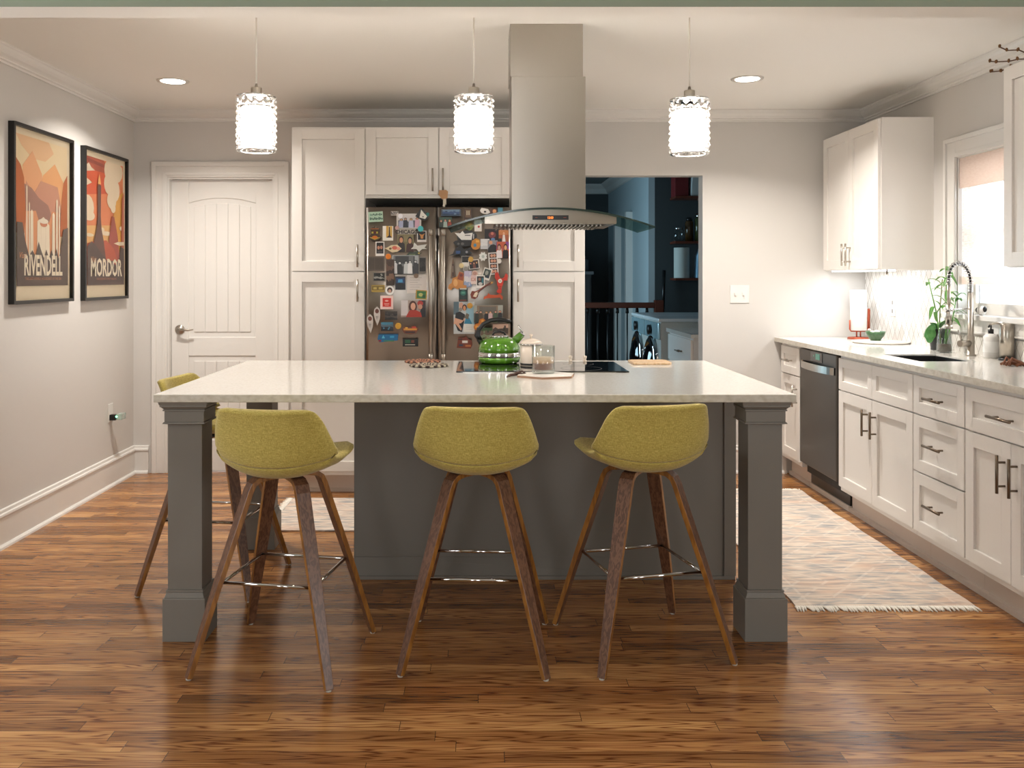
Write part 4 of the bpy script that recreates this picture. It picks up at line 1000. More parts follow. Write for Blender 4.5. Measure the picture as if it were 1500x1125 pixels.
def art_peak(L, T):
    L((238,142,92), [(0,0),(1,0),(1,1),(0,1)])
    L((244,190,120), [(0,0.25),(1,0.25),(1,0.50),(0,0.46)])
    L((186,96,72), [(0,1),(0,0.90),(0.12,0.88),(0.50,0.90),(0.58,0.93),(0.45,1)])
    L((160,80,66), [(0.02,0.985),(0.55,0.965),(0.52,0.94),(0.05,0.955)])
    L((222,96,56), [(0,0.90),(0,0.70),(0.6,0.74),(0.5,0.90)])
    L((244,226,200), [(0,0.93),(0.06,0.95),(0.12,0.92),(0.22,0.90),(0,0.88)]); L((248,226,196), [(0,0.83),(0.10,0.81),(0.14,0.80),(0,0.77)])
    L((236,170,70), [(0.72,0.3),(0.72,0.70),(1,0.78),(1,0.3)])
    for (u, v, r, q) in ((0.62,0.93,0.16,0.10),(0.76,0.94,0.22,0.10),(0.60,0.82,0.15,0.09),(0.72,0.78,0.17,0.10),(0.66,0.69,0.13,0.07),(0.70,0.63,0.07,0.04),(0.02,0.60,0.16,0.10),(0.06,0.54,0.14,0.04),(0.50,0.415,0.14,0.018),(0.40,0.44,0.05,0.02),(0.05,0.39,0.12,0.014),(0.95,0.47,0.08,0.02)):
        L((248,226,194), ell(u, v, r, q))
    L((176,84,66), [(0.50,0.1),(0.58,0.38),(0.66,0.56),(0.72,0.56),(0.82,0.40),(0.92,0.10)])
    L((196,92,62), [(0,0.3),(0,0.32),(0.12,0.34),(0.5,0.36),(0.7,0.30),(0.8,0.22),(0.8,0.15),(0,0.15)])
    L((190,98,60), [(0.92,0.3),(0.94,0.72),(1,0.78),(1,0.3)])
    # tall dark rock needle with a beacon fire on top
    L((110,74,62), [(0.10,0.12),(0.18,0.36),(0.24,0.44),(0.27,0.55),(0.265,0.78),(0.30,0.80),(0.355,0.79),(0.345,0.55),(0.37,0.44),(0.42,0.36),(0.52,0.12)])
    L((250,186,110), [(0.27,0.80),(0.285,0.84),(0.31,0.88),(0.335,0.84),(0.35,0.80)])
    L((248,226,196), [(0.70,0.34),(0.82,0.355),(1,0.36),(1,0.33),(0.86,0.325)])
    L((92,72,64), [(0,0),(1,0),(1,0.30),(0.9,0.32),(0.86,0.22),(0.74,0.16),(0.66,0.20),(0.56,0.18),(0.44,0.22),(0.34,0.26),(0.2,0.32),(0.1,0.34),(0,0.30)])
    T((226,160,112), 'Visit', 0.08, 0.185, 0.045, 1, 'LEFT', 0.3)
    T((246,232,206), 'MORDOR', 0.5, 0.075, 0.150, 0.72, bold=0.004)
    T((190,120,90), 'ONE DOES NOT SIMPLY WALK IN', 0.5, 0.040, 0.020, 1.0)
poster(4.544, 5.217, 1.206, 2.134, 'black framed orange travel poster reading RIVENDELL, nearer of the two on the left wall', art_valley)
poster(5.366, 6.027, 1.203, 2.130, 'black framed orange travel poster reading MORDOR, nearer the corner on the left wall', art_peak)

# wall outlet with night light, switch plate, backsplash outlet
o = thing('wall_outlet', 'white outlet low on the left wall holding a night light', 'outlet', (XL, 5.80, 0.42))
MB(facing_px(XL)).box(5.765, 5.835, 0, 0.005, 0.415, 0.530).build('cover_plate', TRIM, o, bevel=0.0015)
n_ = thing('night_light', 'small clear plug-in night light glowing green in the left wall outlet', 'night light', (XL+0.005, 5.80, 0.44))
MB(facing_px(XL)).box(5.775, 5.815, 0.005, 0.045, 0.425, 0.462).build('plug_body', BLACK, n_, bevel=0.003)
MB(facing_px(XL)).box(5.780, 5.845, 0.045, 0.085, 0.428, 0.468).build('clear_cover', mat('clear_plastic', (220,235,228), 0.1, trans=0.7), n_, bevel=0.004)
MB().ball((XL+0.05, 5.775, 0.45), 0.006).build('green_lamp', mat('green_led', (120,255,180), 0.3, emis=(130,255,190), strength=4), n_)
sw = thing('light_switch', 'white double light switch plate on the back wall right of the passage', 'light switch', (1.782, YB, 1.166))
MB(facing_y(YB)).box(1.717, 1.848, 0, 0.006, 1.166, 1.288).build('cover_plate', TRIM, sw, bevel=0.002)
for u in (1.752, 1.808):
    MB(facing_y(YB)).box(u-0.006, u+0.006, 0.006, 0.016, 1.220, 1.238).build('toggle', TRIM, sw)
o = thing('wall_outlet', 'white outlet on the tiled backsplash right of the paper towels', 'outlet', (XR-0.008, 5.76, 1.10))
MB(facing_mx(XR-0.008)).box(5.725, 5.797, 0, 0.005, 1.095, 1.215).build('cover_plate', TRIM, o, bevel=0.0015)
MB(facing_mx(XR-0.008)).box(5.753, 5.769, 0.005, 0.007, 1.17, 1.195).box(5.753, 5.769, 0.005, 0.007, 1.115, 1.14).build('socket', col((150,146,140)), o)

# ------------------------------------------------------------------ things on the right worktop
Z0 = ZT
COPPER = mat('copper_paint', (170,78,50), 0.35, 0.4)
px, py = 2.52, 6.0
pt = thing('paper_towel_holder', 'copper red paper towel stand in the far corner of the worktop', 'paper towel holder', (px, py, Z0))
MB().lathe([(0,0),(0.068,0),(0.070,0.004),(0.066,0.012),(0,0.014)], (px,py,Z0), 28).build('base', COPPER, pt)
a = MB().tube([(px-0.012,py,Z0+0.012),(px-0.012,py,Z0+0.05)], 0.005, 8).tube([(px+0.014,py,Z0+0.012),(px+0.014,py,Z0+0.05)], 0.005, 8)
a.tube([(px-0.058,py,Z0+0.125),(px-0.058,py,Z0+0.065),(px-0.050,py,Z0+0.052),(px+0.05,py,Z0+0.052),(px+0.062,py,Z0+0.065),(px+0.066,py,Z0+0.20),(px+0.070,py,Z0+0.202),(px+0.074,py,Z0+0.19),(px+0.072,py,Z0+0.06)], 0.005, 8)
a.build('wire_arm', COPPER, pt)
tag(MB().lathe([(0,0.0575),(0.052,0.0575),(0.052,0.325),(0.02,0.325),(0.02,0.30),(0,0.30)], (px,py,Z0), 32).build('paper_towel_roll', mat('white_paper', (244,243,240), 0.9)), 'white paper towel roll on the copper red stand', 'paper towel')
tag(MB().lathe([(0,0),(0.155,0),(0.168,0.006),(0.170,0.012),(0,0.013)], (2.505,5.63,Z0), 48).build('round_board', mat('white_board', (238,230,220), 0.4)), 'round white serving board on the worktop under the green bowl', 'board')
bw = MB().lathe([(0,0.0),(0.030,0.0),(0.032,0.006),(0.050,0.030),(0.060,0.058),(0.057,0.058),(0.047,0.032),(0.025,0.012),(0,0.010)], (2.485,5.66,Z0+0.0132), 32)
tag(bw.build('small_bowl', mat('green_glaze', (68,100,68), 0.3, noise=((60,60,60),(52,82,52),0.3,0.6))), 'small green bowl on the round white board', 'bowl')
ga = MB()
for (dx, dy, dz, r) in ((-0.02,0,0.048,0.018),(0.012,0.01,0.05,0.02),(0,-0.018,0.05,0.016),(-0.035,0.01,0.066,0.010)): ga.ball((2.485+dx,5.66+dy,Z0+0.0132+dz), r, 1, 1, 0.75)
tag(ga.build('garlic_bulb', mat('garlic', (232,220,210), 0.6), recalc=False), 'pale garlic bulb piled in the small green bowl', 'garlic')
# potted plants
ppx, ppy = 2.59, 5.10
pp = thing('potted_orchid', 'orchid with one big glossy leaf in a black pot by the sink', 'potted plant', (ppx, ppy, Z0))
MB().lathe([(0,0),(0.036,0),(0.048,0.120),(0.043,0.120),(0.040,0.105),(0,0.105)], (ppx,ppy,Z0), 28).build('pot', mat('black_pot', (26,26,27), 0.4), pp)
LEAF = mat('leaf_green', (98,156,88), 0.35, noise=((30,30,30),(62,126,58),0.35,0.6)); LEAF2 = mat('bamboo_leaf', (88,146,58), 0.4)
def leaf(mb, p0, p1, w_, droop=0.02, m=0, n=8):
    p0, p1 = Vector(p0), Vector(p1); d = p1-p0; side = d.cross(Vector((0,0,1)));
    if side.length < 1e-4: side = Vector((1,0,0))
    side = side.normalized(); V = []
    for i in range(n+1):
        s_ = i/n; c = p0+d*s_+Vector((0,0,-droop*(s_**2)+droop*0.6*math.sin(PI*s_))); hw_ = w_*math.sin(PI*min(1,s_*0.97+0.03))**0.7+0.0008
        for q, lift in ((-1,0.25),(0,0),(1,0.25)):
            V.append(tuple(c+side*hw_*q+Vector((0,0,hw_*lift*abs(q)))))
    k = len(V); V += [(a,b,c-0.0012) for a,b,c in V]; f = []
    for i in range(n):
        for q in range(2):
            a = i*3+q; f += [(a,a+1,a+4,a+3), (k+a,k+a+3,k+a+4,k+a+1)]
        for q in (0,2): a = i*3+q; f.append((a,a+3,k+a+3,k+a))
    mb.add(V, f, m, True)
lf = MB()
V0 = (ppx-0.01, ppy-0.01, Z0+0.115)
lf.build if False else None
big = MB()                                         # big drooping leaf seen broadside
cx_, cz_ = ppx-0.058, Z0+0.095
pl = [(cx_+0.033*math.cos(a)*(0.75 if math.sin(a) < -0.5 else 1)+0.010*math.sin(a), ppy-0.045, cz_+0.054*math.sin(a)) for a in [2*PI*k/20 for k in range(20)]]
big.prism([(x_, z_) for x_, _, z_ in pl], ppy-0.0475, ppy-0.045, 'y')
big.v = [(x_, y_ + 0.35*abs(x_-cx_), z_) for x_, y_, z_ in big.v]
big.tube([(cx_+0.02, ppy-0.04, cz_+0.04), (ppx-0.01, ppy-0.01, Z0+0.108)], 0.004, 8)
big.build('broad_leaf', LEAF, pp)
lf = MB(); leaf(lf, (ppx,ppy,Z0+0.105), (ppx+0.03,ppy-0.06,Z0+0.185), 0.020, 0.01); leaf(lf, (ppx,ppy,Z0+0.105), (ppx-0.045,ppy-0.02,Z0+0.165), 0.022, 0.01); leaf(lf, (ppx,ppy,Z0+0.105), (ppx+0.045,ppy+0.02,Z0+0.17), 0.018, 0.01)
lf.build('leaf', LEAF, pp, recalc=False)
MB().tube([(ppx+0.01,ppy,Z0+0.10),(ppx+0.012,ppy-0.005,Z0+0.24),(ppx+0.022,ppy-0.01,Z0+0.40)], 0.003, 6).build('stem', mat('stem_green', (110,120,60), 0.5), pp)
# lucky bamboo in a glass behind the faucet
bx_, by_ = 2.535, 4.92
gv = thing('glass_flask', 'clear glass flask holding dark pebbles and tall bamboo cuttings by the faucet', 'plant flask', (bx_, by_, Z0))
MB().lathe([(0,0),(0.036,0),(0.040,0.01),(0.036,0.085),(0.028,0.118),(0.026,0.135),(0.024,0.135),(0.026,0.115),(0.033,0.085),(0.037,0.012),(0,0.006)], (bx_,by_,Z0), 28).build('flask_body', GLASS, gv)
MB().lathe([(0,0.0065),(0.034,0.0065),(0.035,0.045),(0,0.048)], (bx_,by_,Z0), 24).build('pebbles', mat('dark_pebbles', (92,72,54), 0.8, noise=((200,200,200),(50,38,30),0.4,0.6)), gv)
stm = MB(); lvs = MB()
rb = random.Random(5)
for (dx, dy, h, tx, ty) in ((0.0,0.0,0.44,0.02,-0.02),(-0.012,0.01,0.40,-0.05,0.04),(0.012,0.005,0.47,0.01,0.02),(0.0,-0.01,0.30,0.04,-0.04)):
    base = Vector((bx_+dx, by_+dy, Z0+0.04)); top = Vector((bx_+dx+tx, by_+dy+ty, Z0+h)); mid = (base+top)/2+Vector((0.008,0,0))
    stm.tube([tuple(base), tuple(mid), tuple(top)], [0.004,0.0035,0.002], 7)
    for k in range(7):
        s_ = 0.5+0.5*k/6; p = base.lerp(top, s_); a = rb.uniform(0, 2*PI); l = rb.uniform(0.05,0.085)
        leaf(lvs, tuple(p), (p.x+l*math.cos(a), p.y+l*math.sin(a), p.z+rb.uniform(-0.05,0.04)), 0.010, 0.02)
stm.build('bamboo_stem', LEAF2, gv); lvs.build('bamboo_leaf', LEAF2, gv, recalc=False)
# faucet
fx, fy = 2.575, 4.73; hx_, hy_ = 2.412, 4.635
fa = thing('kitchen_faucet', 'brushed nickel spring neck pull-down faucet behind the sink', 'faucet', (fx, fy, Z0))
MB().lathe([(0,0),(0.028,0),(0.028,0.006),(0.020,0.010),(0.020,0.10),(0.016,0.105),(0.0145,0.33),(0,0.33)], (fx,fy,Z0), 24).build('faucet_body', NICKEL, fa)
lv = MB().tube([(fx,fy,Z0+0.065),(fx-0.075,fy-0.035,Z0+0.065)], 0.017, 16).tube([(fx-0.06,fy-0.03,Z0+0.072),(fx-0.085,fy-0.04,Z0+0.135)], [0.006,0.005], 8)
lv.build('lever_handle', NICKEL, fa)
def arch(t_):
    if t_ < 0.25: return Vector((fx, fy, Z0+0.33+0.05*(t_/0.25)))
    if t_ > 0.85: 
        q_ = (t_-0.85)/0.15; return Vector((hx_, hy_, Z0+0.40-0.03*q_))
    a = PI*(t_-0.25)/0.6; c = (1-math.cos(a))/2
    return Vector((fx+(hx_-fx)*c, fy+(hy_-fy)*c, Z0+0.38+0.02*c+0.092*math.sin(a)))
hose = [tuple(arch(i/30)) for i in range(31)]
MB().tube(hose, 0.006, 8).build('hose', BLACK, fa)
cp = []; turns = 26; m_ = turns*10
for i in range(m_+1):
    t_ = i/m_; c = arch(t_); d = (arch(min(1,t_+0.01))-arch(max(0,t_-0.01))).normalized(); dirh = Vector((hx_-fx, hy_-fy, 0)).normalized()
    b1 = d.cross(Vector((-dirh.y, dirh.x, 0))).normalized(); b2 = d.cross(b1); a = 2*PI*turns*t_
    cp.append(tuple(c+(b1*math.cos(a)+b2*math.sin(a))*0.0125))
MB().tube(cp, 0.0022, 6).build('spring_coil', CHROME, fa)
MB().tube([(hx_,hy_,Z0+0.375),(hx_,hy_,Z0+0.25)], 0.009, 14).tube([(hx_,hy_,Z0+0.27),(hx_,hy_,Z0+0.16)], 0.015, 16).tube([(hx_,hy_,Z0+0.165),(hx_,hy_,Z0+0.146)], [0.017,0.019], 16).build('spray_head', NICKEL, fa)
MB().tube([(fx,fy,Z0+0.245),(hx_,hy_,Z0+0.245)], 0.004, 10).lathe([(0.018,0.235),(0.018,0.255)], (hx_,hy_,Z0), 16).build('support_arm', CHROME, fa)
# soap bottle, dispenser
sx_, sy_ = 2.600, 4.585
sb = thing('soap_bottle', 'white soap bottle with a black pump beside the steel dispenser', 'soap bottle', (sx_, sy_, Z0))
MB().lathe([(0,0),(0.034,0),(0.036,0.006),(0.036,0.105),(0.028,0.118),(0.014,0.124),(0,0.124)], (sx_,sy_,Z0), 28).build('bottle_body', mat('clear_soap', (232,230,226), 0.25), sb)
MB().lathe([(0,0.124),(0.013,0.124),(0.013,0.146),(0.004,0.148),(0.004,0.165),(0,0.165)], (sx_,sy_,Z0), 16).tube([(sx_,sy_,Z0+0.167),(sx_-0.020,sy_-0.02,Z0+0.166),(sx_-0.026,sy_-0.026,Z0+0.158)], 0.0045, 8).build('pump', BLACK, sb)
lbm = MB(); lbm.lathe([(0.0361,0.03),(0.0363,0.031),(0.0363,0.084),(0.0361,0.085)], (sx_,sy_,Z0), 28, open_=True); lbm.build('bottle_label', mat('white_label', (244,243,240), 0.5), sb)
dx_, dy_ = 2.605, 4.455
ds = thing('soap_dispenser', 'brushed steel cylindrical sensor soap dispenser under the window', 'soap dispenser', (dx_, dy_, Z0))
MB().lathe([(0,0),(0.038,0),(0.038,0.010),(0,0.010)], (dx_,dy_,Z0), 28).build('base', BLACK, ds)
MB().lathe([(0.034,0.010),(0.034,0.178),(0.030,0.183),(0,0.185)], (dx_,dy_,Z0), 32).build('cylinder', NICKEL, ds)
MB().tube([(dx_-0.01,dy_,Z0+0.181),(dx_-0.045,dy_+0.01,Z0+0.184),(dx_-0.075,dy_+0.02,Z0+0.176)], [0.007,0.006,0.004], 12).build('spout', NICKEL, ds)
# ornament on the sill, brown cloth, cloth board
ox, oy = XR-0.028, 4.71
pn_ = thing('sill_figurine', 'small black and white round figurine on the window sill', 'figurine', (ox, oy, WZ0))
MB().ball((ox,oy,WZ0+0.026), 0.026, 0.75, 1.25, 1).build('figurine_body', TRIM, pn_)
MB().ball((ox-0.004,oy+0.031,WZ0+0.028), 0.014, 0.8,0.6,1).build('black_patch', BLACK, pn_)
MB().ball((ox,oy-0.031,WZ0+0.034), 0.013, 0.8,0.6,1.2).build('black_patch', BLACK, pn_)
br = MB(); rb = random.Random(8)
for k in range(7):
    x = 2.47+rb.uniform(-0.02,0.02); y = 4.20-k*0.012
    br.tube([(x-0.03,y,Z0+0.006),(x-0.01,y+0.01,Z0+0.014+0.012*(k%3)),(x+0.02,y-0.008,Z0+0.008+0.01*(k%2)),(x+0.04,y,Z0+0.006)], 0.006, 8)
tag(br.build('pretzel_snack', mat('brown_crust', (120,72,46), 0.6), recalc=False), 'small brown twisted item on the worktop at the right picture edge', 'knick-knack')
# branches on the right wall cabinet
bt = thing('dried_branch', 'dried branch with small brown buds lying on top of the right wall cabinet', 'branch', (2.42, 3.9, 2.279))
rb = random.Random(11)
for (x0,y0,z0,x1,y1,z1) in ((2.45,3.85,2.285,2.40,4.22,2.30),(2.45,3.85,2.285,2.37,4.20,2.345),(2.47,3.85,2.285,2.36,4.10,2.385),(2.45,3.90,2.285,2.41,4.12,2.262)):
    pts = [Vector((x0,y0,z0)).lerp(Vector((x1,y1,z1)), k/6)+Vector((rb.uniform(-.006,.006),0,rb.uniform(-.006,.008))) for k in range(7)]
    if z1 < 2.28: pts = [Vector((x0,y0,2.284)), Vector((x0-0.02,y0+0.07,2.29)), Vector((2.42,4.03,2.29)), Vector((2.41,4.08,2.27)), Vector((x1,y1,z1))]
    stems = MB().tube([tuple(p) for p in pts], 0.003, 6)
    for p in pts[1:]:
        for k in range(2): stems.ball((p.x+rb.uniform(-.005,.005), p.y+rb.uniform(-.005,.005), p.z+rb.uniform(0.001,.006)), 0.006, 1, 1, 1.4, seg=6, m=1)
    stems.build('twig', [mat('branch_bark', (92,66,44), 0.8), mat('brown_bud', (120,84,50), 0.8)], bt, recalc=False)
# wooden tag with ribbon on the fridge cabinet handle
ht = thing('hanging_tag', 'wooden tag with a pale ribbon hanging from the cabinet handle over the fridge', 'tag', (-0.222, YF-0.06, 1.77))
MB(facing_y(YF-0.062)).prism([(-0.250,1.878),(-0.208,1.880),(-0.196,1.870),(-0.199,1.828),(-0.232,1.822),(-0.254,1.850)], 0, 0.006, 'y').build('wooden_tag', mat('tag_wood', (176,134,94), 0.6), ht)
MB(facing_y(YF-0.064)).box(-0.226, -0.214, 0, 0.001, 1.775, 1.828).box(-0.217, -0.207, 0.001, 0.002, 1.790, 1.828).build('ribbon', mat('pale_ribbon', (206,198,180), 0.6), ht)

# ------------------------------------------------------------------ laundry room beyond the passage
def washer(y0, y1, label):
    x0 = 1.545
    t = thing('washing_machine', label, 'washing machine', (x0+0.35, (y0+y1)/2, 0), 'front loading laundry machines')
    MB().box(x0+0.02, x0+0.76, y0, y1, 0.0, 0.955).build('cabinet_shell', mat('washer_enamel', (190,190,184), 0.3), t, bevel=0.01)
    MB().box(x0, x0+0.76, y0-0.001, y1, 0.9551, 0.985).build('top_panel', mat('washer_top', (220,226,228), 0.2), t, bevel=0.008)
    MB(facing_mx(x0+0.02)).box(y0+0.01, y1-0.01, 0, 0.02, 0.80, 0.945).build('control_panel', mat('washer_panel', (176,206,214), 0.15, 0.4), t, bevel=0.006)
    cz, cy_ = 0.55, (y0+y1)/2
    MB().lathe([(0.27,0),(0.27,-0.03),(0.22,-0.05),(0.20,-0.03),(0.20,0)], (x0+0.02,cy_,cz), 32, ax='x', open_=True).build('door_rim', CHROME, t)
    MB().lathe([(0.205,-0.02),(0.17,-0.06),(0.08,-0.085),(0,-0.09)], (x0+0.02,cy_,cz), 32, ax='x', open_=True).build('door_glass', BGLASS, t)
    MB().lathe([(0.045,0),(0.045,-0.03),(0,-0.03)], (x0,cy_,0.87), 20, ax='x').build('dial', BLACK, t)
washer(7.80, 8.49, 'white front loading machine nearer the passage, chrome trimmed')
washer(8.50, 9.19, 'white front loading machine farther from the passage, beyond the other one')
lc = thing('laundry_cabinet', 'low white drawer cabinet just inside the passage beside the washing machines', 'cabinet', (1.62, 7.15, 0))
MB().box(1.60, 2.30, 6.75, 7.60, 0.0, 0.885).build('cabinet_body', CAB, lc)
MB().box(1.575, 2.32, 6.72, 7.62, 0.885, 0.915).build('cabinet_top', QUARTZ, lc)
for (z0, z1) in ((0.66,0.87),(0.40,0.65),(0.12,0.39)):
    d = MB(facing_mx(1.60)).box(6.77, 7.58, 0, 0.018, z0, z1).build('drawer', CAB, lc, bevel=0.002)
    mb = MB(facing_mx(1.60)); bar_handle(mb, 7.1, 0.018, (z0+z1)/2, 0.14, False); mb.build('handle', BRONZE, d)
# railing
rl = thing('stair_railing', 'dark wooden handrail with black iron balusters in the dark room beyond the passage', 'railing', (1.2, 9.6, 0))
MB().box(-0.5, 1.86, 9.57, 9.64, 1.015, 1.075).build('handrail', DWOOD, rl, bevel=0.008)
for x in [1.78-0.105*k for k in range(9)]:
    MB().tube([(x,9.605,0),(x,9.605,1.015)], 0.008, 8).lathe([(0.02,0.96),(0.014,1.015)], (x,9.605,0), 10).build('baluster', BLACK, rl)
MB().box(1.86, 1.95, 9.56, 9.65, 0, 1.10).build('newel_post', DWOOD, rl, bevel=0.004)
# shelves on the end wall with supplies
SHY = 10.05
def shelf(z, label):
    return tag(MB().box(2.12, 2.60, SHY-0.28, SHY, z, z+0.025).build('wall_shelf', DWOOD), label, 'shelf', 'dark shelves in the laundry room')
shelf(2.20, 'top dark wooden shelf at the right side of the laundry room')
shelf(1.31, 'bottom dark wooden shelf, under the white roll, in the laundry room')
shelf(1.76-0.05, 'middle dark wooden shelf, under the jars, in the laundry room')
def jar(x, y, z, r, h, c, name, label, cat, top=None, grp=None):
    mb = MB().lathe([(0,0),(r,0),(r,h*0.8),(r*0.7,h*0.86),(r*0.7,h*0.9),(0,h*0.9)], (x,y,z), 18).lathe([(r*0.75,h*0.86),(r*0.75,h),(0,h)], (x,y,z), 18, m=1)
    return tag(mb.build(name, [c, top or BLACK]), label, cat, grp)
tag(MB().lathe([(0.018,0),(0.082,0),(0.083,0.004),(0.083,0.326),(0.082,0.33),(0.018,0.33)], (2.20,9.83,1.335), 28).build('paper_roll', mat('grey_roll', (186,190,184), 0.8)), 'pale grey upright paper roll on the bottom laundry shelf', 'paper roll')
b = thing('detergent_bottle', 'white and blue detergent bottle with a red patch on the bottom laundry shelf', 'bottle', (2.42, 9.80, 1.335))
MB().prism([(2.34,1.335),(2.50,1.335),(2.50,1.60),(2.46,1.66),(2.40,1.68),(2.35,1.58)], 9.74, 9.86, 'y').build('bottle_body', mat('pale_blue_plastic', (150,190,215), 0.3), b, bevel=0.01)
MB(facing_y(9.74)).box(2.38, 2.49, 0, 0.002, 1.50, 1.60, 0).box(2.36, 2.44, 0, 0.002, 1.37, 1.47, 1).build('bottle_label', [col((190,40,34)), col((70,90,130))], b)
jar(2.17, 9.84, 1.735, 0.06, 0.15, GLASS, 'glass_jar', 'small glass jar leftmost on the middle laundry shelf', 'jar', CHROME, 'jars on the laundry shelf')
jar(2.29, 9.86, 1.735, 0.045, 0.26, mat('amber_glass', (70,48,24), 0.2), 'glass_jar', 'dark amber jar second from left on the middle laundry shelf', 'jar', BLACK, 'jars on the laundry shelf')
jar(2.39, 9.84, 1.735, 0.045, 0.30, mat('olive_glass', (56,62,34), 0.2), 'glass_jar', 'dark olive jar third from left on the middle laundry shelf', 'jar', CHROME, 'jars on the laundry shelf')
jar(2.49, 9.86, 1.735, 0.04, 0.27, mat('brown_glass', (60,36,30), 0.2), 'glass_jar', 'dark brown jar, right-hand end of the middle laundry shelf', 'jar', BLACK, 'jars on the laundry shelf')
tag(MB().box(2.12, 2.27, 9.80, 10.0, 2.225, 2.50).build('storage_box', mat('red_box', (110,24,26), 0.6), bevel=0.006), 'dark red storage box on the top laundry shelf', 'box')
tag(MB().prism([(2.29,2.225),(2.50,2.225),(2.50,2.50),(2.34,2.52),(2.30,2.45)], 9.78, 9.98, 'y').build('plastic_bag', mat('white_bag', (190,192,190), 0.5), bevel=0.012), 'white bag beside the dark red box on the top laundry shelf', 'bag')
# dark dresser with glass doors and jars on it, far left
dd = thing('dark_cupboard', 'dark glazed cupboard standing in the shadow beyond the railing', 'cupboard', (0.95, 12.2, 0))
DK = mat('dark_cupboard_paint', (50,54,56), 0.5)
MB().box(0.30, 1.48, 12.0, 12.5, 0, 1.38).build('cabinet_body', DK, dd)
MB().box(0.27, 1.51, 11.97, 12.53, 1.38, 1.42).build('cabinet_top', mat('cupboard_top', (110,114,116), 0.5), dd)
for x in (0.33, 0.91):
    d = shaker(facing_y(12.0), x, x+0.55, 0.08, 1.34, 0.06).build('door', DK, dd)
jar(1.02, 12.2, 1.42, 0.10, 0.22, mat('grey_pot', (130,134,132), 0.6), 'storage_jar', 'round grey jar on the dark cupboard, left', 'jar')
jar(1.34, 12.2, 1.42, 0.13, 0.20, mat('dim_pot', (88,92,94), 0.6), 'storage_jar', 'wide dim grey jar on the dark cupboard, right', 'jar')
# brush leaning by the newel
bh = MB().tube([(2.02,9.95,0.95),(2.04,9.98,1.42)], 0.018, 8).tube([(1.99,9.94,0.0),(2.02,9.95,0.96)], 0.012, 8)
tag(bh.build('broom', BLACK), 'black broom leaning by the newel post in the dark room', 'broom')

# ------------------------------------------------------------------ photos and magnets on the fridge doors
SF = F/FY
fxw = lambda x: (x-VX)/SF
fzw = lambda y: EYE-(y-HY)/SF
KEEP = {}
def fridge_item(name, label, cat, x0, y0, x1, y1, parts, th=0.002, rot=0, grp='photos and magnets on the fridge'):
    """parts: list of (color, polygon) in unit coords (0..1, v up); the first is the backing; ('txt', ...) adds lettering"""
    X0, X1, Z0_, Z1_ = fxw(x0), fxw(x1), fzw(y1), fzw(y0); w_, h_ = X1-X0, Z1_-Z0_; cxx, czz = (X0+X1)/2, (Z0_+Z1_)/2
    lay = KEEP.get(('n', name, label), None)
    # stack above things already placed here
    base = 0.0
    for (a, b, c, d, n_) in PLACED:
        if X0 < b and X1 > a and Z0_ < d and Z1_ > c: base = max(base, n_)
    slope = (door_y(cxx+0.001)-door_y(cxx-0.001))/0.002
    def fn(u, n, z):
        dx, dz = (u-0.5)*w_, (z-0.5)*h_; c, s_ = math.cos(rot), math.sin(rot)
        X_ = cxx+dx*c-dz*s_
        return (X_, door_y(cxx)+slope*(X_-cxx)-base-n, czz+dx*s_+dz*c)
    mb = MB(fn); cl = []; n = 0
    for i, pt_ in enumerate(parts):
        if pt_[0] == 'txt':
            _, c, body, u, v, size, sx = pt_; m = col(c, 0.4)
            if m not in cl: cl.append(m)
            # lettering in metres, converted to unit coords
            sub = MB(); sub.text(body, 0, 0, size, 0, 0, 0, 'CENTER', sx, bold=size*0.03)
            k = len(mb.v); mb.v += [fn(u+p[0]/w_, th+n+0.0004, v+p[2]/h_) for p in sub.v]
            for f in sub.f: mb.f.append([k+q for q in f]); mb.m.append(cl.index(m)); mb.sm.append(False)
            continue
        c, poly = pt_; m = col(c, 0.4)
        if m not in cl: cl.append(m)
        if i == 0: mb.prism([(p[0], p[1]) for p in poly], 0, th, 'y', cl.index(m))
        else:
            mb.prism([(p[0], p[1]) for p in poly], th+n-0.0001, th+n+0.0002, 'y', cl.index(m)); n += 0.00012
    PLACED.append((X0, X1, Z0_, Z1_, base+th+n+0.0003))
    o = mb.build(name, cl, org=(cxx, FY, Z0_))
    return tag(o, label, cat, grp)
PLACED = []
R_ = [(0,0),(1,0),(1,1),(0,1)]
def rect(a, b, c, d): return [(a,b),(c,b),(c,d),(a,d)]
def circ(cx, cy, r, ry=None, n=12): return ell(cx, cy, r, ry or r, n)
SKIN = (214,160,126); HAIR = (60,38,28)
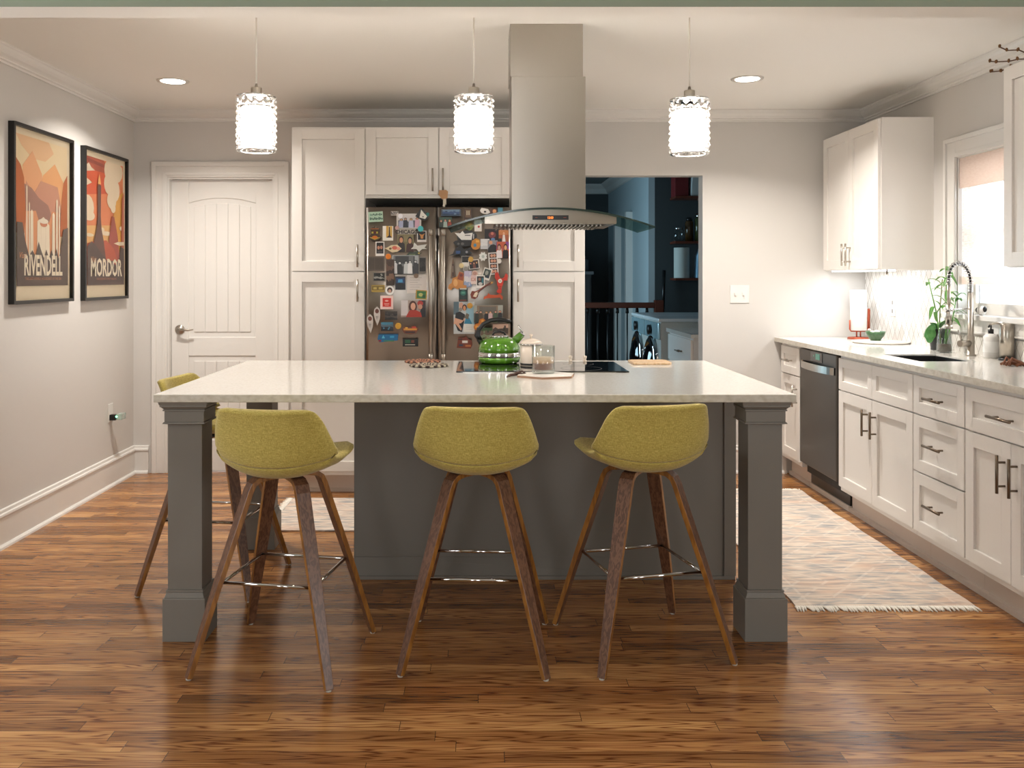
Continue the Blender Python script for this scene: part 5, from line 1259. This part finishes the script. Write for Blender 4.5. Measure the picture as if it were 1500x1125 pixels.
def people(seed, n, cloth, bg, border=None, bw=False, ground=None):
    """a small snapshot: border, background bands, n figures"""
    r = random.Random(seed); P = [(border or bg[0], R_)]; m = 0.07 if border else 0.0; b0 = 0.2 if border == 'pol' else m
    P.append((bg[0], rect(m, m, 1-m, 1-m)))
    P.append((bg[1 % len(bg)], rect(m, 0.55, 1-m, 1-m)))
    for k in range(3): P.append((bg[r.randrange(len(bg))], rect(m+r.random()*0.6, 0.4+r.random()*0.2, min(1-m, m+0.3+r.random()*0.6), 1-m-r.random()*0.1)))
    for k in range(n):
        u = m+(1-2*m)*(k+0.5)/n+r.uniform(-0.03,0.03); hw_ = (1-2*m)/n*0.48; top = r.uniform(0.50,0.60) if n > 2 else r.uniform(0.42,0.50); hr = min(hw_*0.5, 0.15)
        c = cloth[k % len(cloth)]; sk_ = (200,200,200) if bw else (r.randint(196,224), r.randint(145,170), r.randint(112,138)); hc_ = (30,30,30) if bw else [HAIR,(40,28,24),(120,80,44)][k % 3]
        P.append((c, [(max(m,u-hw_),m),(min(1-m,u+hw_),m),(min(1-m,u+hw_*0.85),top-0.05),(u+hw_*0.4,top+0.02),(u-hw_*0.4,top+0.02),(max(m,u-hw_*0.85),top-0.05)]))
        P.append((hc_, circ(u, top+hr*1.5, hr*1.25, hr*1.7, 10))); P.append((sk_, circ(u, top+hr*1.2, hr*0.9, hr*1.25, 10)))
    return P
def scene(seed, cs, border=None):
    r = random.Random(seed); P = [(border or cs[0], R_)]; m = 0.08 if border else 0
    P.append((cs[0], rect(m, m, 1-m, 1-m)))
    for i, c in enumerate(cs[1:]):
        h = 1-m-(1-2*m)*(i+1)/(len(cs)); pts = [(m, m), (1-m, m)]+[(1-m-(1-2*m)*k/6, h+r.uniform(-0.08,0.08)) for k in range(7)]
        P.append((c, pts))
    for k in range(5): u, v = r.uniform(m+0.08,0.9-m), r.uniform(m+0.05,0.8); P.append((cs[r.randrange(len(cs))], rect(u, v, min(1-m,u+0.12), min(1-m,v+0.16))))
    return P
PH, MG = 'photo', 'magnet'
FI = fridge_item
sq = [((104,150,126) if k == 0 else (40,84,72), rect(0.1+k*0.11, 0.60+(k%3)*0.03, 0.17+k*0.11, 0.82-(k%2)*0.06)) for k in range(8)] + [((40,84,72), rect(0.1+k*0.1, 0.20+(k%2)*0.05, 0.16+k*0.1, 0.46-(k%3)*0.05)) for k in range(9)]
FI('mint_note', 'pale mint magnet with dark handwriting, top left of the fridge', MG, 539.6,310,561,325, [((176,206,184),R_)]+sq, 0.003, 0.05)
FI('letter_magnet', 'black and white city letters NYC near the top of the left fridge door', MG, 572.5,309.5,584,315.8, [((190,184,176),R_),('txt',(30,28,28),'NYC',0.5,0.12,0.028,0.8)], 0.003)
FI('group_photo', 'photo of people in pale shirts at the top of the left fridge door', PH, 581,313,617,335, people(1,4,[(170,176,206),(40,44,60),(188,192,216),(214,170,190)],[(90,96,110),(210,205,205),(70,60,60)],(214,210,206)))
FI('round_magnet', 'white round magnet at the corner of the pale shirts photo', MG, 583.5,313,590.5,320.5, [((244,242,248),circ(0.5,0.5,0.5))], 0.008)
FI('animal_magnet', 'black and white pointed animal head magnet with a teal end', MG, 608.5,305.5,629,323, [((28,28,30),[(0.0,0.35),(0.38,1),(0.5,1),(0.72,0.72),(1,0.65),(0.95,0.3),(0.75,0.0),(0.4,0.05)]),((226,224,216),[(0.3,0.25),(0.42,0.9),(0.62,0.6),(0.85,0.35),(0.7,0.12)]),((20,110,104),circ(0.88,0.5,0.12,0.16)),((30,30,30),circ(0.55,0.3,0.05))], 0.004)
FI('crest_magnet', 'dark crest shaped magnet with yellow scroll on the left fridge door', MG, 539.5,331,558.5,353, [((70,54,38),[(0,0.25),(0.25,0.05),(0.5,0),(0.75,0.05),(1,0.25),(0.8,0.45),(0.85,0.8),(0.5,1),(0.15,0.8),(0.2,0.45)]),((190,160,50),[(0.05,0.25),(0.5,0.08),(0.95,0.25),(0.5,0.22)]),((200,110,30),circ(0.5,0.25,0.22,0.1)),((180,166,60),rect(0.25,0.5,0.75,0.62)),((160,90,40),rect(0.2,0.78,0.8,0.84)),((90,30,26),circ(0.5,0.56,0.12,0.08))], 0.004)
FI('postcard', 'white card with two gold strips on the left fridge door', PH, 560.5,331,576,352.5, [((236,232,222),R_),((206,160,70),rect(0.33,0.22,0.58,1.0)),((206,166,80),rect(0.68,0.22,0.9,0.98)),((48,30,26),[(0.35,0.2),(0.9,0.2),(0.72,0.35),(0.68,0.95),(0.6,0.95),(0.58,0.35)])])
FI('ball_magnet', 'small pink bead magnet beside the CHICAGO letters', MG, 579,331,585,337, [((204,160,156),circ(0.5,0.5,0.5))], 0.009)
FI('couple_photo', 'dark photo of a couple in hats under the CHICAGO letters', PH, 582,342,606,369, people(2,2,[(40,30,28),(70,40,34)],[(120,110,74),(140,130,90),(90,80,60)]))
FI('letter_magnet', 'black cut out letters reading CHICAGO on the left fridge door', MG, 583,335.5,609.5,343.5, [((176,168,156),R_),('txt',(24,22,22),'CHICAGO',0.5,0.12,0.033,0.92)], 0.004)
FI('instant_photo', 'white bordered photo of an orange figure under the teal bead', PH, 611,338,624.5,354.5, [((236,232,226),R_),((22,20,24),rect(0.08,0.2,0.92,0.95)),((206,140,70),[(0.2,0.75),(0.35,0.55),(0.4,0.3),(0.65,0.3),(0.68,0.55),(0.85,0.78),(0.6,0.66),(0.45,0.66)])])
FI('ball_magnet', 'teal round bead magnet on the left fridge door', MG, 612,331,620.5,339.5, [((60,190,194),circ(0.5,0.5,0.5))], 0.010)
FI('instant_photo', 'white bordered photo of two dark haired faces, left fridge door', PH, 550,354,563,375, [((234,230,224),R_),((24,20,22),rect(0.1,0.17,0.9,0.94)),((196,138,112),circ(0.34,0.58,0.15,0.13)),((186,126,104),circ(0.66,0.6,0.15,0.13)),((70,66,70),rect(0.2,0.2,0.8,0.36))])
FI('fish_magnet', 'pink and cream fish shaped magnet on the left fridge door', MG, 563,358.5,588.5,370, [((222,206,170),[(0,0.55),(0.15,0.62),(0.4,0.95),(0.75,1),(1,0.5),(0.75,0.1),(0.45,0),(0.15,0.4)]),((210,104,84),circ(0.6,0.6,0.16,0.25)),((224,150,130),circ(0.82,0.5,0.1,0.2)),((120,90,50),circ(0.35,0.5,0.08,0.14))], 0.004)
FI('star_magnet', 'white jagged shaped magnet at the right side of the left fridge door', MG, 602,355,625.5,369, [((222,222,214),[(0,0.3),(0.15,0.55),(0.2,1),(0.4,0.65),(1,0.8),(0.85,0.45),(1,0.3),(0.7,0.3),(0.5,0),(0.35,0.3)])], 0.004)
FI('reptile_magnet', 'dark green reptile shaped magnet on the left fridge door', MG, 593,367,619,377, [((52,66,50),[(0,0.1),(0.15,0.5),(0.3,0.85),(0.5,0.7),(0.7,0.95),(0.85,0.6),(1,0.7),(0.8,0.35),(0.6,0.1)]),((96,110,76),rect(0.25,0.3,0.6,0.5)),((190,170,90),circ(0.8,0.6,0.06,0.12))], 0.005)
FI('group_photo', 'black and white group photo in the middle of the left fridge door', PH, 575,374,613.5,401, people(3,5,[(220,220,222),(40,40,42),(200,204,206),(232,232,232),(60,60,64)],[(60,62,64),(170,174,176),(110,112,114)],bw=True))
FI('ball_magnet', 'orange round bead magnet on the left fridge door', MG, 565,371.5,573,380, [((232,130,20),circ(0.5,0.5,0.5))], 0.010)
FI('patterned_strip', 'narrow brown speckled strip hanging under the orange bead', PH, 566,380,578,418, scene(4,[(72,52,42),(100,74,58),(54,38,32),(120,90,70),(60,44,36)]))
FI('narrow_photo', 'narrow dark photo beside the left fridge handle', PH, 614,376,624.5,399.5, scene(5,[(30,28,28),(48,46,44),(22,20,20)],(120,112,104)))
FI('dark_sheet', 'dark translucent square sheet on the left edge of the fridge', PH, 538.5,376,563,397, [((92,82,74),R_),((76,67,60),rect(0.08,0.1,0.92,0.9)),((88,78,70),rect(0.4,0.1,0.44,0.9))], 0.001)
FI('dark_photo', 'small dark photo with a pale shape below the dark sheet', PH, 546,399,564.5,412, scene(6,[(26,28,28),(40,44,44),(150,150,144),(20,22,22)],(120,112,104)))
FI('gold_plaque', 'small gold plaque magnet on the left fridge door', MG, 544,417.5,563.5,428, [((168,142,70),R_),((112,92,44),rect(0.05,0.3,0.95,0.85)),((186,164,96),rect(0.15,0.4,0.4,0.7)),((186,164,96),rect(0.55,0.4,0.85,0.7))], 0.004)
FI('button_magnet', 'round white button with a small dark haired face', MG, 564.5,418.5,577.5,432, [((240,238,234),circ(0.5,0.5,0.5,n=20)),((60,44,38),circ(0.5,0.52,0.30)),((200,160,140),circ(0.5,0.42,0.18,0.2))], 0.005)
FI('night_photo', 'night photo with a bright blue patch on the left fridge door', PH, 579,405,594,424.5, [((18,22,34),R_),((24,60,110),rect(0.1,0.5,0.9,0.9)),((70,150,200),[(0.25,0.55),(0.75,0.55),(0.7,0.8),(0.3,0.78)]),((14,16,24),[(0,0),(1,0),(0.8,0.4),(0.5,0.5),(0.2,0.38)])])
FI('paper_list', 'white handwritten paper list on the left fridge door', 'note', 596,403,625,429.5, [((228,220,214),R_)]+[((160,150,146),rect(0.15,0.85-0.13*k,0.15+0.6-0.1*(k%3),0.865-0.13*k)) for k in range(6)], 0.0006)
FI('ball_magnet', 'brown round magnet holding the white paper list', MG, 606.5,400.5,613.5,407.5, [((128,104,84),circ(0.5,0.5,0.5))], 0.008)
FI('framed_magnet', 'small green picture magnet with a yellow frame', MG, 609,425,625.5,438.5, [((186,146,60),R_),((60,120,64),rect(0.1,0.1,0.9,0.9)),((190,190,110),circ(0.45,0.5,0.2,0.2)),((40,90,60),rect(0.6,0.2,0.85,0.5))], 0.004, -0.06)
FI('red_card', 'red square card with a pink white border on the left fridge door', 'card', 557,433,576,453, [((238,206,200),R_),((204,44,34),rect(0.18,0.18,0.84,0.82)),((240,190,180),circ(0.5,0.62,0.14,0.06)),((240,190,180),rect(0.3,0.38,0.7,0.42)),((240,190,180),rect(0.35,0.28,0.65,0.31))])
FI('portrait_photo', 'photo of a smiling person with long hair in a red top', PH, 587.5,440,623.5,464.5, [((170,150,140),R_),((214,206,206),rect(0,0.1,0.28,1)),((60,44,44),rect(0.72,0.45,1,1)),((36,32,36),[(0.72,0.0),(1,0.0),(1,0.5),(0.82,0.6)]),((80,42,30),circ(0.48,0.62,0.17,0.36)),((178,52,34),[(0.2,0),(0.85,0),(0.8,0.28),(0.6,0.42),(0.36,0.42),(0.26,0.2)]),((226,168,140),circ(0.49,0.64,0.10,0.22)),((190,60,50),circ(0.78,0.82,0.12,0.16)),((206,150,124),circ(0.78,0.62,0.09,0.16))])
FI('openwork_magnet', 'white openwork tassel shaped magnet, upper of the pair at the left edge', MG, 547,449,557.5,477, [((206,198,192),[(0.5,1),(0.9,0.85),(0.95,0.6),(0.9,0.35),(0.55,0.0),(0.2,0.35),(0.05,0.6),(0.1,0.85)]),((110,70,60),circ(0.5,0.76,0.28,0.12)),((84,76,70),[(0.35,0.5),(0.45,0.5),(0.42,0.25)]),((84,76,70),[(0.65,0.5),(0.56,0.5),(0.58,0.25)])], 0.004)
FI('openwork_magnet', 'white openwork tassel shaped magnet, lower of the pair at the left edge', MG, 536.8,460,547.2,488, [((206,198,192),[(0.5,1),(0.9,0.85),(0.95,0.6),(0.9,0.35),(0.6,0.0),(0.2,0.35),(0.05,0.6),(0.1,0.85)]),((110,70,60),circ(0.5,0.76,0.28,0.12)),((84,76,70),[(0.35,0.5),(0.45,0.5),(0.42,0.25)]),((84,76,70),[(0.65,0.5),(0.56,0.5),(0.58,0.25)])], 0.004)
FI('dark_photo', 'dark landscape photo below the red square card', PH, 564,456,582,468.5, scene(7,[(60,52,48),(30,26,26),(80,72,66),(20,18,18)]))
FI('landscape_photo', 'blue and grey landscape photo low on the left fridge door', PH, 558,472,576,485, scene(8,[(70,130,156),(90,110,124),(40,44,54),(24,28,36)]))
FI('ball_magnet', 'yellow round magnet low on the left fridge door', MG, 579,473,588,482, [((206,156,40),circ(0.5,0.5,0.5))], 0.009)
FI('skyline_magnet', 'orange and yellow oval skyline magnet low on the left fridge door', MG, 589,476.5,613,489.5, [((120,60,30),[(0,0.5),(0.1,0.85),(0.3,0.8),(0.5,0.75),(0.7,1),(0.9,0.8),(1,0.55),(0.85,0.1),(0.5,0),(0.15,0.1)]),((216,150,50),rect(0.1,0.45,0.9,0.65)),((190,60,40),rect(0.6,0.65,0.85,0.85)),((230,180,80),rect(0.2,0.65,0.35,0.78)),((50,30,24),rect(0.2,0.15,0.8,0.3))], 0.005)
FI('sea_magnet', 'bright blue undersea strip magnet low on the left fridge door', MG, 553,489.5,583.5,501.5, [((26,104,156),[(0,0.4),(0.05,0.95),(1,1),(0.98,0.25),(0.5,0.1),(0.1,0)]),((90,190,220),[(0.2,0.5),(0.28,0.9),(0.36,0.5)]),((60,160,200),rect(0.6,0.55,0.8,0.8)),((150,50,60),rect(0.05,0.1,0.18,0.3)),((60,130,90),rect(0.3,0.12,0.8,0.26))], 0.004)
FI('sign_magnet', 'black sign magnet with a green patch, lowest on the left fridge door', MG, 590,496.5,612.6,507.5, [((26,26,24),R_),((40,90,60),rect(0.15,0.45,0.5,0.9)),((120,60,44),rect(0.55,0.5,0.75,0.85)),((190,186,170),rect(0.15,0.18,0.8,0.28))], 0.004)
# right door
FI('panorama_magnet', 'wide blue panorama magnet at the top of the right fridge door', MG, 646,306.5,675.5,316.5, scene(9,[(110,140,170),(60,86,130),(40,64,96)],(70,80,96)), 0.004)
FI('crowd_photo', 'dark green photo of a small group, top left of the right fridge door', PH, 643,318,662,333, people(10,3,[(40,56,50),(160,180,170),(150,60,40)],[(24,30,28),(50,76,66),(30,40,36)]))
FI('door_photo', 'brown photo of a doorway at the top of the right fridge door', PH, 680,306,691.5,324, [((62,42,32),R_),((110,84,62),rect(0.15,0.3,0.85,0.95)),((206,196,170),rect(0.3,0.5,0.42,0.85)),((206,196,170),rect(0.55,0.5,0.67,0.85)),((180,170,150),rect(0.1,0.05,0.9,0.12))])
FI('dog_magnet', 'white curled animal magnet at the top of the right fridge door', MG, 703,304.5,718,314, [((232,228,222),[(0,0.6),(0.15,1),(0.5,0.9),(0.8,0.8),(1,0.3),(0.7,0),(0.3,0.1),(0.1,0.3)]),((50,44,44),circ(0.5,0.4,0.12,0.16))], 0.005)
FI('portrait_photo', 'small orange lit portrait photo at the top of the right fridge door', PH, 718,305.5,728.5,314.5, [((80,44,34),R_),((224,160,110),circ(0.6,0.55,0.26,0.34))])
FI('small_magnet', 'small teal magnet in the top right corner of the fridge', MG, 729,304,736.5,311, [((70,130,150),R_)], 0.004)
FI('flower_magnet', 'green and yellow flower magnet behind the hood glass', MG, 680,325,694,338.5, [((120,130,50),[(0.1,0.3),(0.3,0.2),(0.5,0),(0.8,0.15),(1,0.5),(0.8,0.9),(0.5,1),(0.3,0.8),(0,0.6)]),((190,160,60),circ(0.6,0.65,0.18)),((160,100,70),circ(0.75,0.8,0.1)),((60,90,40),rect(0.3,0.15,0.6,0.4))], 0.004)
FI('white_card', 'small white card with a red dot behind the hood glass', 'card', 695,322.5,705.5,339, [((232,226,220),R_),((190,60,60),circ(0.6,0.42,0.16,0.1)),((150,160,190),rect(0.2,0.65,0.8,0.8))])
FI('red_photo', 'dark photo with a reddish centre on the right fridge door', PH, 710,335.5,732,354.5, [((24,16,22),R_),((110,40,50),circ(0.5,0.55,0.25,0.25)),((190,110,90),circ(0.5,0.65,0.1,0.12)),((90,130,180),circ(0.55,0.2,0.14,0.12))])
FI('portrait_photo', 'orange toned photo of a person in white, right edge of the fridge', PH, 730.5,337,745,354.5, [((160,84,52),R_),((190,120,70),rect(0,0.6,1,1)),((226,220,214),[(0.35,0),(0.7,0),(0.62,0.6),(0.42,0.6)]),((214,164,130),circ(0.52,0.72,0.11,0.12)),((40,50,50),rect(0,0,0.3,0.3))])
FI('ship_magnet', 'white ship shaped magnet on a black oval, right fridge door', MG, 666,337.5,699,355, [((30,30,32),ell(0.55,0.5,0.45,0.5,18)),((228,226,222),[(0.1,0.6),(0.0,0.8),(0.25,0.75),(0.35,0.95),(0.45,0.7),(0.8,0.8),(0.75,0.2),(0.3,0.2)]),((40,40,42),rect(0.45,0.55,0.7,0.62)),((200,200,200),rect(0.82,0.3,0.86,0.7))], 0.005)
FI('toy_train_magnet', 'black engine shaped magnet under the white ship on the fridge', MG, 664,351.5,694,362, [((28,26,26),[(0,0.6),(0.1,0.3),(0.3,0),(0.6,0.1),(0.9,0.2),(1,0.6),(0.8,0.9),(0.4,1),(0.1,0.9)]),((96,92,88),circ(0.45,0.45,0.08,0.2)),((96,92,88),circ(0.25,0.45,0.06,0.16))], 0.006)
FI('dragon_magnet', 'black winged creature magnet with a blue patch, right fridge door', MG, 656,360.5,693,378, [((22,24,30),[(0,0.15),(0.2,0.35),(0.3,0.8),(0.5,1),(0.65,0.7),(0.95,0.9),(0.85,0.6),(1,0.35),(0.75,0.3),(0.6,0),(0.45,0.3),(0.3,0.25)]),((40,70,120),rect(0.32,0.35,0.5,0.6)),((150,150,156),circ(0.75,0.5,0.05,0.1))], 0.006)
FI('gold_frame_magnet', 'ornate gold magnet with a blue centre on the right fridge door', MG, 690,349.5,704,366, [((196,130,40),[(0,0.3),(0.2,0.05),(0.5,0),(0.85,0.1),(1,0.5),(0.9,0.9),(0.5,1),(0.1,0.8)]),((70,130,160),circ(0.42,0.4,0.16)),((226,170,70),rect(0.5,0.65,0.85,0.85))], 0.005)
FI('white_photo', 'pale photo of white blossom on the right fridge door', PH, 704,350,717,365, scene(12,[(220,220,222),(232,232,234),(200,202,206)]))
FI('dark_portrait', 'photo of a person in black with a bright face, right fridge door', PH, 714.5,352,729,369, [((140,140,146),R_),((26,26,30),[(0,0),(1,0),(0.95,0.5),(0.6,0.66),(0.3,0.6),(0.05,0.3)]),((214,154,120),circ(0.3,0.8,0.18,0.16))])
FI('dancers_photo', 'colourful photo of two dancers in white and purple, right fridge door', PH, 727,354,745.5,378, people(13,2,[(228,220,222),(28,24,28)],[(190,90,60),(130,70,140),(214,170,150)],None))
FI('flower_magnet', 'white daisy shaped magnet on the right fridge door', MG, 701,368.5,714,383, [((228,230,226),[(0.5+0.5*(1 if k%2 else 0.72)*math.cos(PI*k/8), 0.5+0.5*(1 if k%2 else 0.72)*math.sin(PI*k/8)) for k in range(16)]),((180,190,184),circ(0.5,0.5,0.16))], 0.006)
FI('photo_booth_strip', 'slightly tilted photo booth strip with four pairs of faces', PH, 716,370,729.5,402, [((226,222,218),R_)]+[x for k in range(4) for x in (((60,40,38),rect(0.12,0.04+0.24*k,0.88,0.24+0.24*k)),((212,158,132),circ(0.36,0.14+0.24*k,0.15,0.07)),((206,150,124),circ(0.66,0.14+0.24*k,0.15,0.07)))], 0.002, 0.06)
FI('round_magnet', 'white round magnet beside the photo booth strip', MG, 728,379,734.5,386, [((222,214,206),circ(0.5,0.5,0.5))], 0.008)
FI('tower_magnet', 'tall narrow grey brown tower magnet on the right fridge door', MG, 659,377.5,668.5,408, [((118,92,76),[(0.1,0),(0.9,0),(0.75,0.35),(0.65,0.8),(0.5,1),(0.35,0.8),(0.25,0.35)]),((70,54,48),rect(0.4,0.1,0.6,0.7)),((180,160,140),rect(0.45,0.3,0.52,0.6))], 0.005)
FI('dark_photo', 'tiny black photo under the black winged creature magnet', PH, 676,375,689,385.5, scene(14,[(30,28,28),(50,46,44),(20,20,20)],(150,146,140)))
FI('instant_photo', 'tilted white bordered group photo in the middle of the right fridge door', PH, 686.5,380.5,702,394, people(15,3,[(30,28,32),(120,70,60),(40,40,44)],[(40,34,34),(70,50,44)],(230,224,216)), 0.002, 0.12)
FI('shirt_magnet', 'white shirt shaped magnet at the centre of the right fridge door', MG, 676,384.5,688,397, [((220,214,208),[(0.2,0),(0.8,0),(0.8,0.6),(1,0.55),(0.9,1),(0.1,1),(0,0.55),(0.2,0.6)])], 0.003)
FI('round_magnet', 'yellow round magnet over the tilted group photo', MG, 686,376,693.5,384, [((204,160,70),circ(0.5,0.5,0.5))], 0.009)
FI('round_magnet', 'cream round magnet left of the white shirt magnet', MG, 672.5,385.5,679.5,393, [((222,202,150),circ(0.5,0.5,0.5))], 0.009)
FI('round_magnet', 'grey round magnet below the white shirt magnet', MG, 679.5,390.5,686,397.5, [((150,146,140),circ(0.5,0.5,0.5))], 0.009)
FI('lilac_card', 'lilac and white card on the right fridge door', 'card', 680,397,691,420, scene(16,[(196,190,214),(224,220,226),(150,170,206)]))
FI('squirrel_magnet', 'large orange and brown curled figure magnet on the right fridge door', MG, 656.5,398,684,425, [((206,138,70),[(0,0.1),(0.15,0.0),(0.3,0.15),(0.5,0.05),(0.95,0.1),(1,0.25),(0.8,0.3),(0.85,0.6),(0.8,0.95),(0.6,1),(0.5,0.75),(0.25,0.65),(0.2,0.4),(0.05,0.3)]),((150,70,40),[(0.5,0.6),(0.8,0.5),(0.85,0.9),(0.6,0.98)]),((232,176,110),circ(0.4,0.4,0.12,0.2)),((110,40,34),circ(0.7,0.8,0.08))], 0.006)
FI('round_magnet', 'pale pink round magnet on the right fridge door', MG, 691,396,700,405, [((224,190,172),circ(0.5,0.5,0.5)),((200,150,136),circ(0.5,0.5,0.3))], 0.007)
FI('pink_photo', 'pink toned photo under the pale pink round magnet', PH, 690,403,700,416, scene(17,[(222,190,186),(206,160,150),(236,214,206)]))
FI('instant_photo', 'strongly tilted white bordered photo near the lobster magnet', PH, 707,393,719,410, [((232,228,220),R_),((60,70,66),rect(0.1,0.18,0.9,0.92)),((150,150,140),circ(0.45,0.6,0.2,0.2)),((30,40,60),rect(0.5,0.2,0.88,0.4))], 0.002, -0.3)
FI('instant_photo', 'upright white bordered photo above the guitar magnet', PH, 697.5,403.5,710,422, [((236,232,226),R_),((54,50,50),rect(0.1,0.22,0.9,0.94)),((200,196,190),circ(0.5,0.35,0.25,0.12)),((150,110,90),circ(0.4,0.7,0.15,0.12)),((40,110,120),rect(0.65,0.4,0.85,0.8))])
FI('lobster_magnet', 'red lobster magnet at the right side of the fridge', MG, 723,398.5,744,429.5, [((196,52,34),[(0.3,0.0),(0.55,0.0),(0.55,0.25),(0.68,0.45),(0.7,0.6),(0.95,0.6),(1,0.85),(0.85,0.95),(0.72,0.75),(0.6,0.7),(0.45,0.72),(0.3,1),(0.1,0.95),(0.1,0.7),(0.22,0.6),(0.25,0.4),(0.35,0.22),(0.2,0.1)]),((236,226,216),circ(0.45,0.58,0.14,0.1)),((60,50,50),rect(0.38,0.56,0.52,0.59)),((150,30,24),rect(0.32,0.2,0.5,0.23)),((150,30,24),rect(0.34,0.3,0.54,0.33))], 0.006)
FI('guitar_magnet', 'sunburst electric guitar shaped magnet on the right fridge door', MG, 689,411,722.5,438, [((130,60,44),[(0.0,0.25),(0.05,0.05),(0.2,0.0),(0.33,0.12),(0.36,0.32),(0.42,0.42),(0.7,0.68),(0.98,0.85),(1,0.95),(0.9,0.95),(0.65,0.76),(0.36,0.50),(0.2,0.42),(0.08,0.45)]),((226,206,180),[(0.12,0.15),(0.26,0.1),(0.33,0.3),(0.36,0.42),(0.2,0.35)]),((60,40,34),[(0.3,0.36),(0.32,0.33),(0.9,0.88),(0.88,0.91)]),((196,150,80),[(0.88,0.83),(0.98,0.86),(1,0.95),(0.9,0.94)])], 0.006)
FI('lizard_magnet', 'orange red running animal magnet on the right fridge door', MG, 708,429,736.5,439, [((190,76,34),[(0,0.1),(0.05,0.5),(0.2,0.65),(0.25,1),(0.35,0.75),(0.7,0.7),(0.85,0.95),(1,0.4),(0.95,0),(0.85,0.35),(0.6,0.3),(0.2,0.25)])], 0.005)
FI('mini_poster', 'small dark green poster magnet above the couple photo', MG, 672.5,422,685,441.5, [((24,44,42),R_),((40,104,90),circ(0.5,0.65,0.35,0.2)),((90,150,130),rect(0.3,0.6,0.7,0.72)),((120,60,40),rect(0.1,0.05,0.9,0.15)),((190,190,180),rect(0.1,0.9,0.9,1))])
FI('couple_photo', 'tall photo of a hugging couple, one in black and one in blue jeans', PH, 664.5,442,695,489, [((196,200,200),R_),((90,110,120),rect(0,0.6,0.25,1)),((150,190,206),rect(0.6,0.3,1,0.85)),((30,28,30),[(0.05,0.35),(0.1,0.65),(0.3,0.7),(0.55,0.6),(0.5,0.35),(0.4,0.05),(0.2,0.1)]),((54,128,160),[(0.5,0.3),(0.6,0.22),(0.9,0.3),(0.75,0.5),(0.6,0.52)]),((110,100,84),[(0.5,0.5),(0.62,0.65),(0.75,0.6),(0.7,0.45)]),((218,164,134),[(0.0,0.3),(0.05,0.5),(0.45,0.42),(0.5,0.5),(0.55,0.45),(0.35,0.33)]),((214,160,130),[(0.1,0.3),(0.35,0.1),(0.4,0.15),(0.2,0.38)]),((216,166,140),circ(0.36,0.88,0.10,0.1)),((150,140,130),circ(0.33,0.76,0.09,0.06)),((60,34,28),circ(0.52,0.82,0.11,0.1)),((220,150,100),circ(0.52,0.80,0.07,0.08))])
FI('round_magnet', 'yellow round magnet at the corner of the couple photo', MG, 684,443.5,692.5,452, [((206,150,50),circ(0.5,0.5,0.5))], 0.009)
FI('group_photo', 'wide crowded group photo above the kettle handle', PH, 694,447,736.5,472.5, people(18,6,[(50,56,50),(90,76,60),(36,36,40),(200,170,170),(70,90,70),(40,40,44)],[(110,104,96),(170,170,160),(60,70,60),(140,120,100)]))
FI('paper_note', 'small white note under the couple photo', 'note', 679,474.5,695.5,486.5, [((226,222,214),R_)]+[((170,166,160),rect(0.2,0.75-0.2*k,0.8,0.78-0.2*k)) for k in range(3)], 0.001, -0.03)
FI('bear_magnet', 'orange two bear shaped magnet right of the small white note', MG, 694,466,711,484, [((196,112,26),[(0.05,0.1),(0.3,0),(0.5,0.2),(0.9,0.5),(1,0.85),(0.8,1),(0.5,0.9),(0.4,0.6),(0.1,0.5),(0,0.3)]),((226,160,70),circ(0.25,0.3,0.12)),((226,160,70),circ(0.75,0.78,0.12)),((70,40,20),circ(0.3,0.2,0.06))], 0.006)
FI('photo_print', 'pink banded photo partly behind the kettle handle', PH, 722,475,744.5,500, scene(19,[(196,160,140),(80,66,60),(140,120,104),(50,56,48)]))
FI('green_photo', 'green and brown photo seen through the kettle handle', PH, 703,480,721,500, scene(20,[(60,84,50),(110,90,76),(130,140,110),(46,60,40)]))
FI('scene_magnet', 'red brown town scene magnet low on the right fridge door', MG, 669,492.5,692,510.5, [((120,56,34),[(0,0.05),(0.9,0),(1,0.3),(0.95,0.7),(0.75,0.75),(0.6,1),(0.4,0.85),(0.1,0.9),(0.05,0.5)]),((220,214,206),rect(0.35,0.45,0.7,0.65)),((50,60,80),rect(0.15,0.2,0.4,0.35)),((190,110,60),rect(0.55,0.15,0.9,0.3)),((60,36,26),rect(0.1,0.7,0.35,0.8))], 0.005)
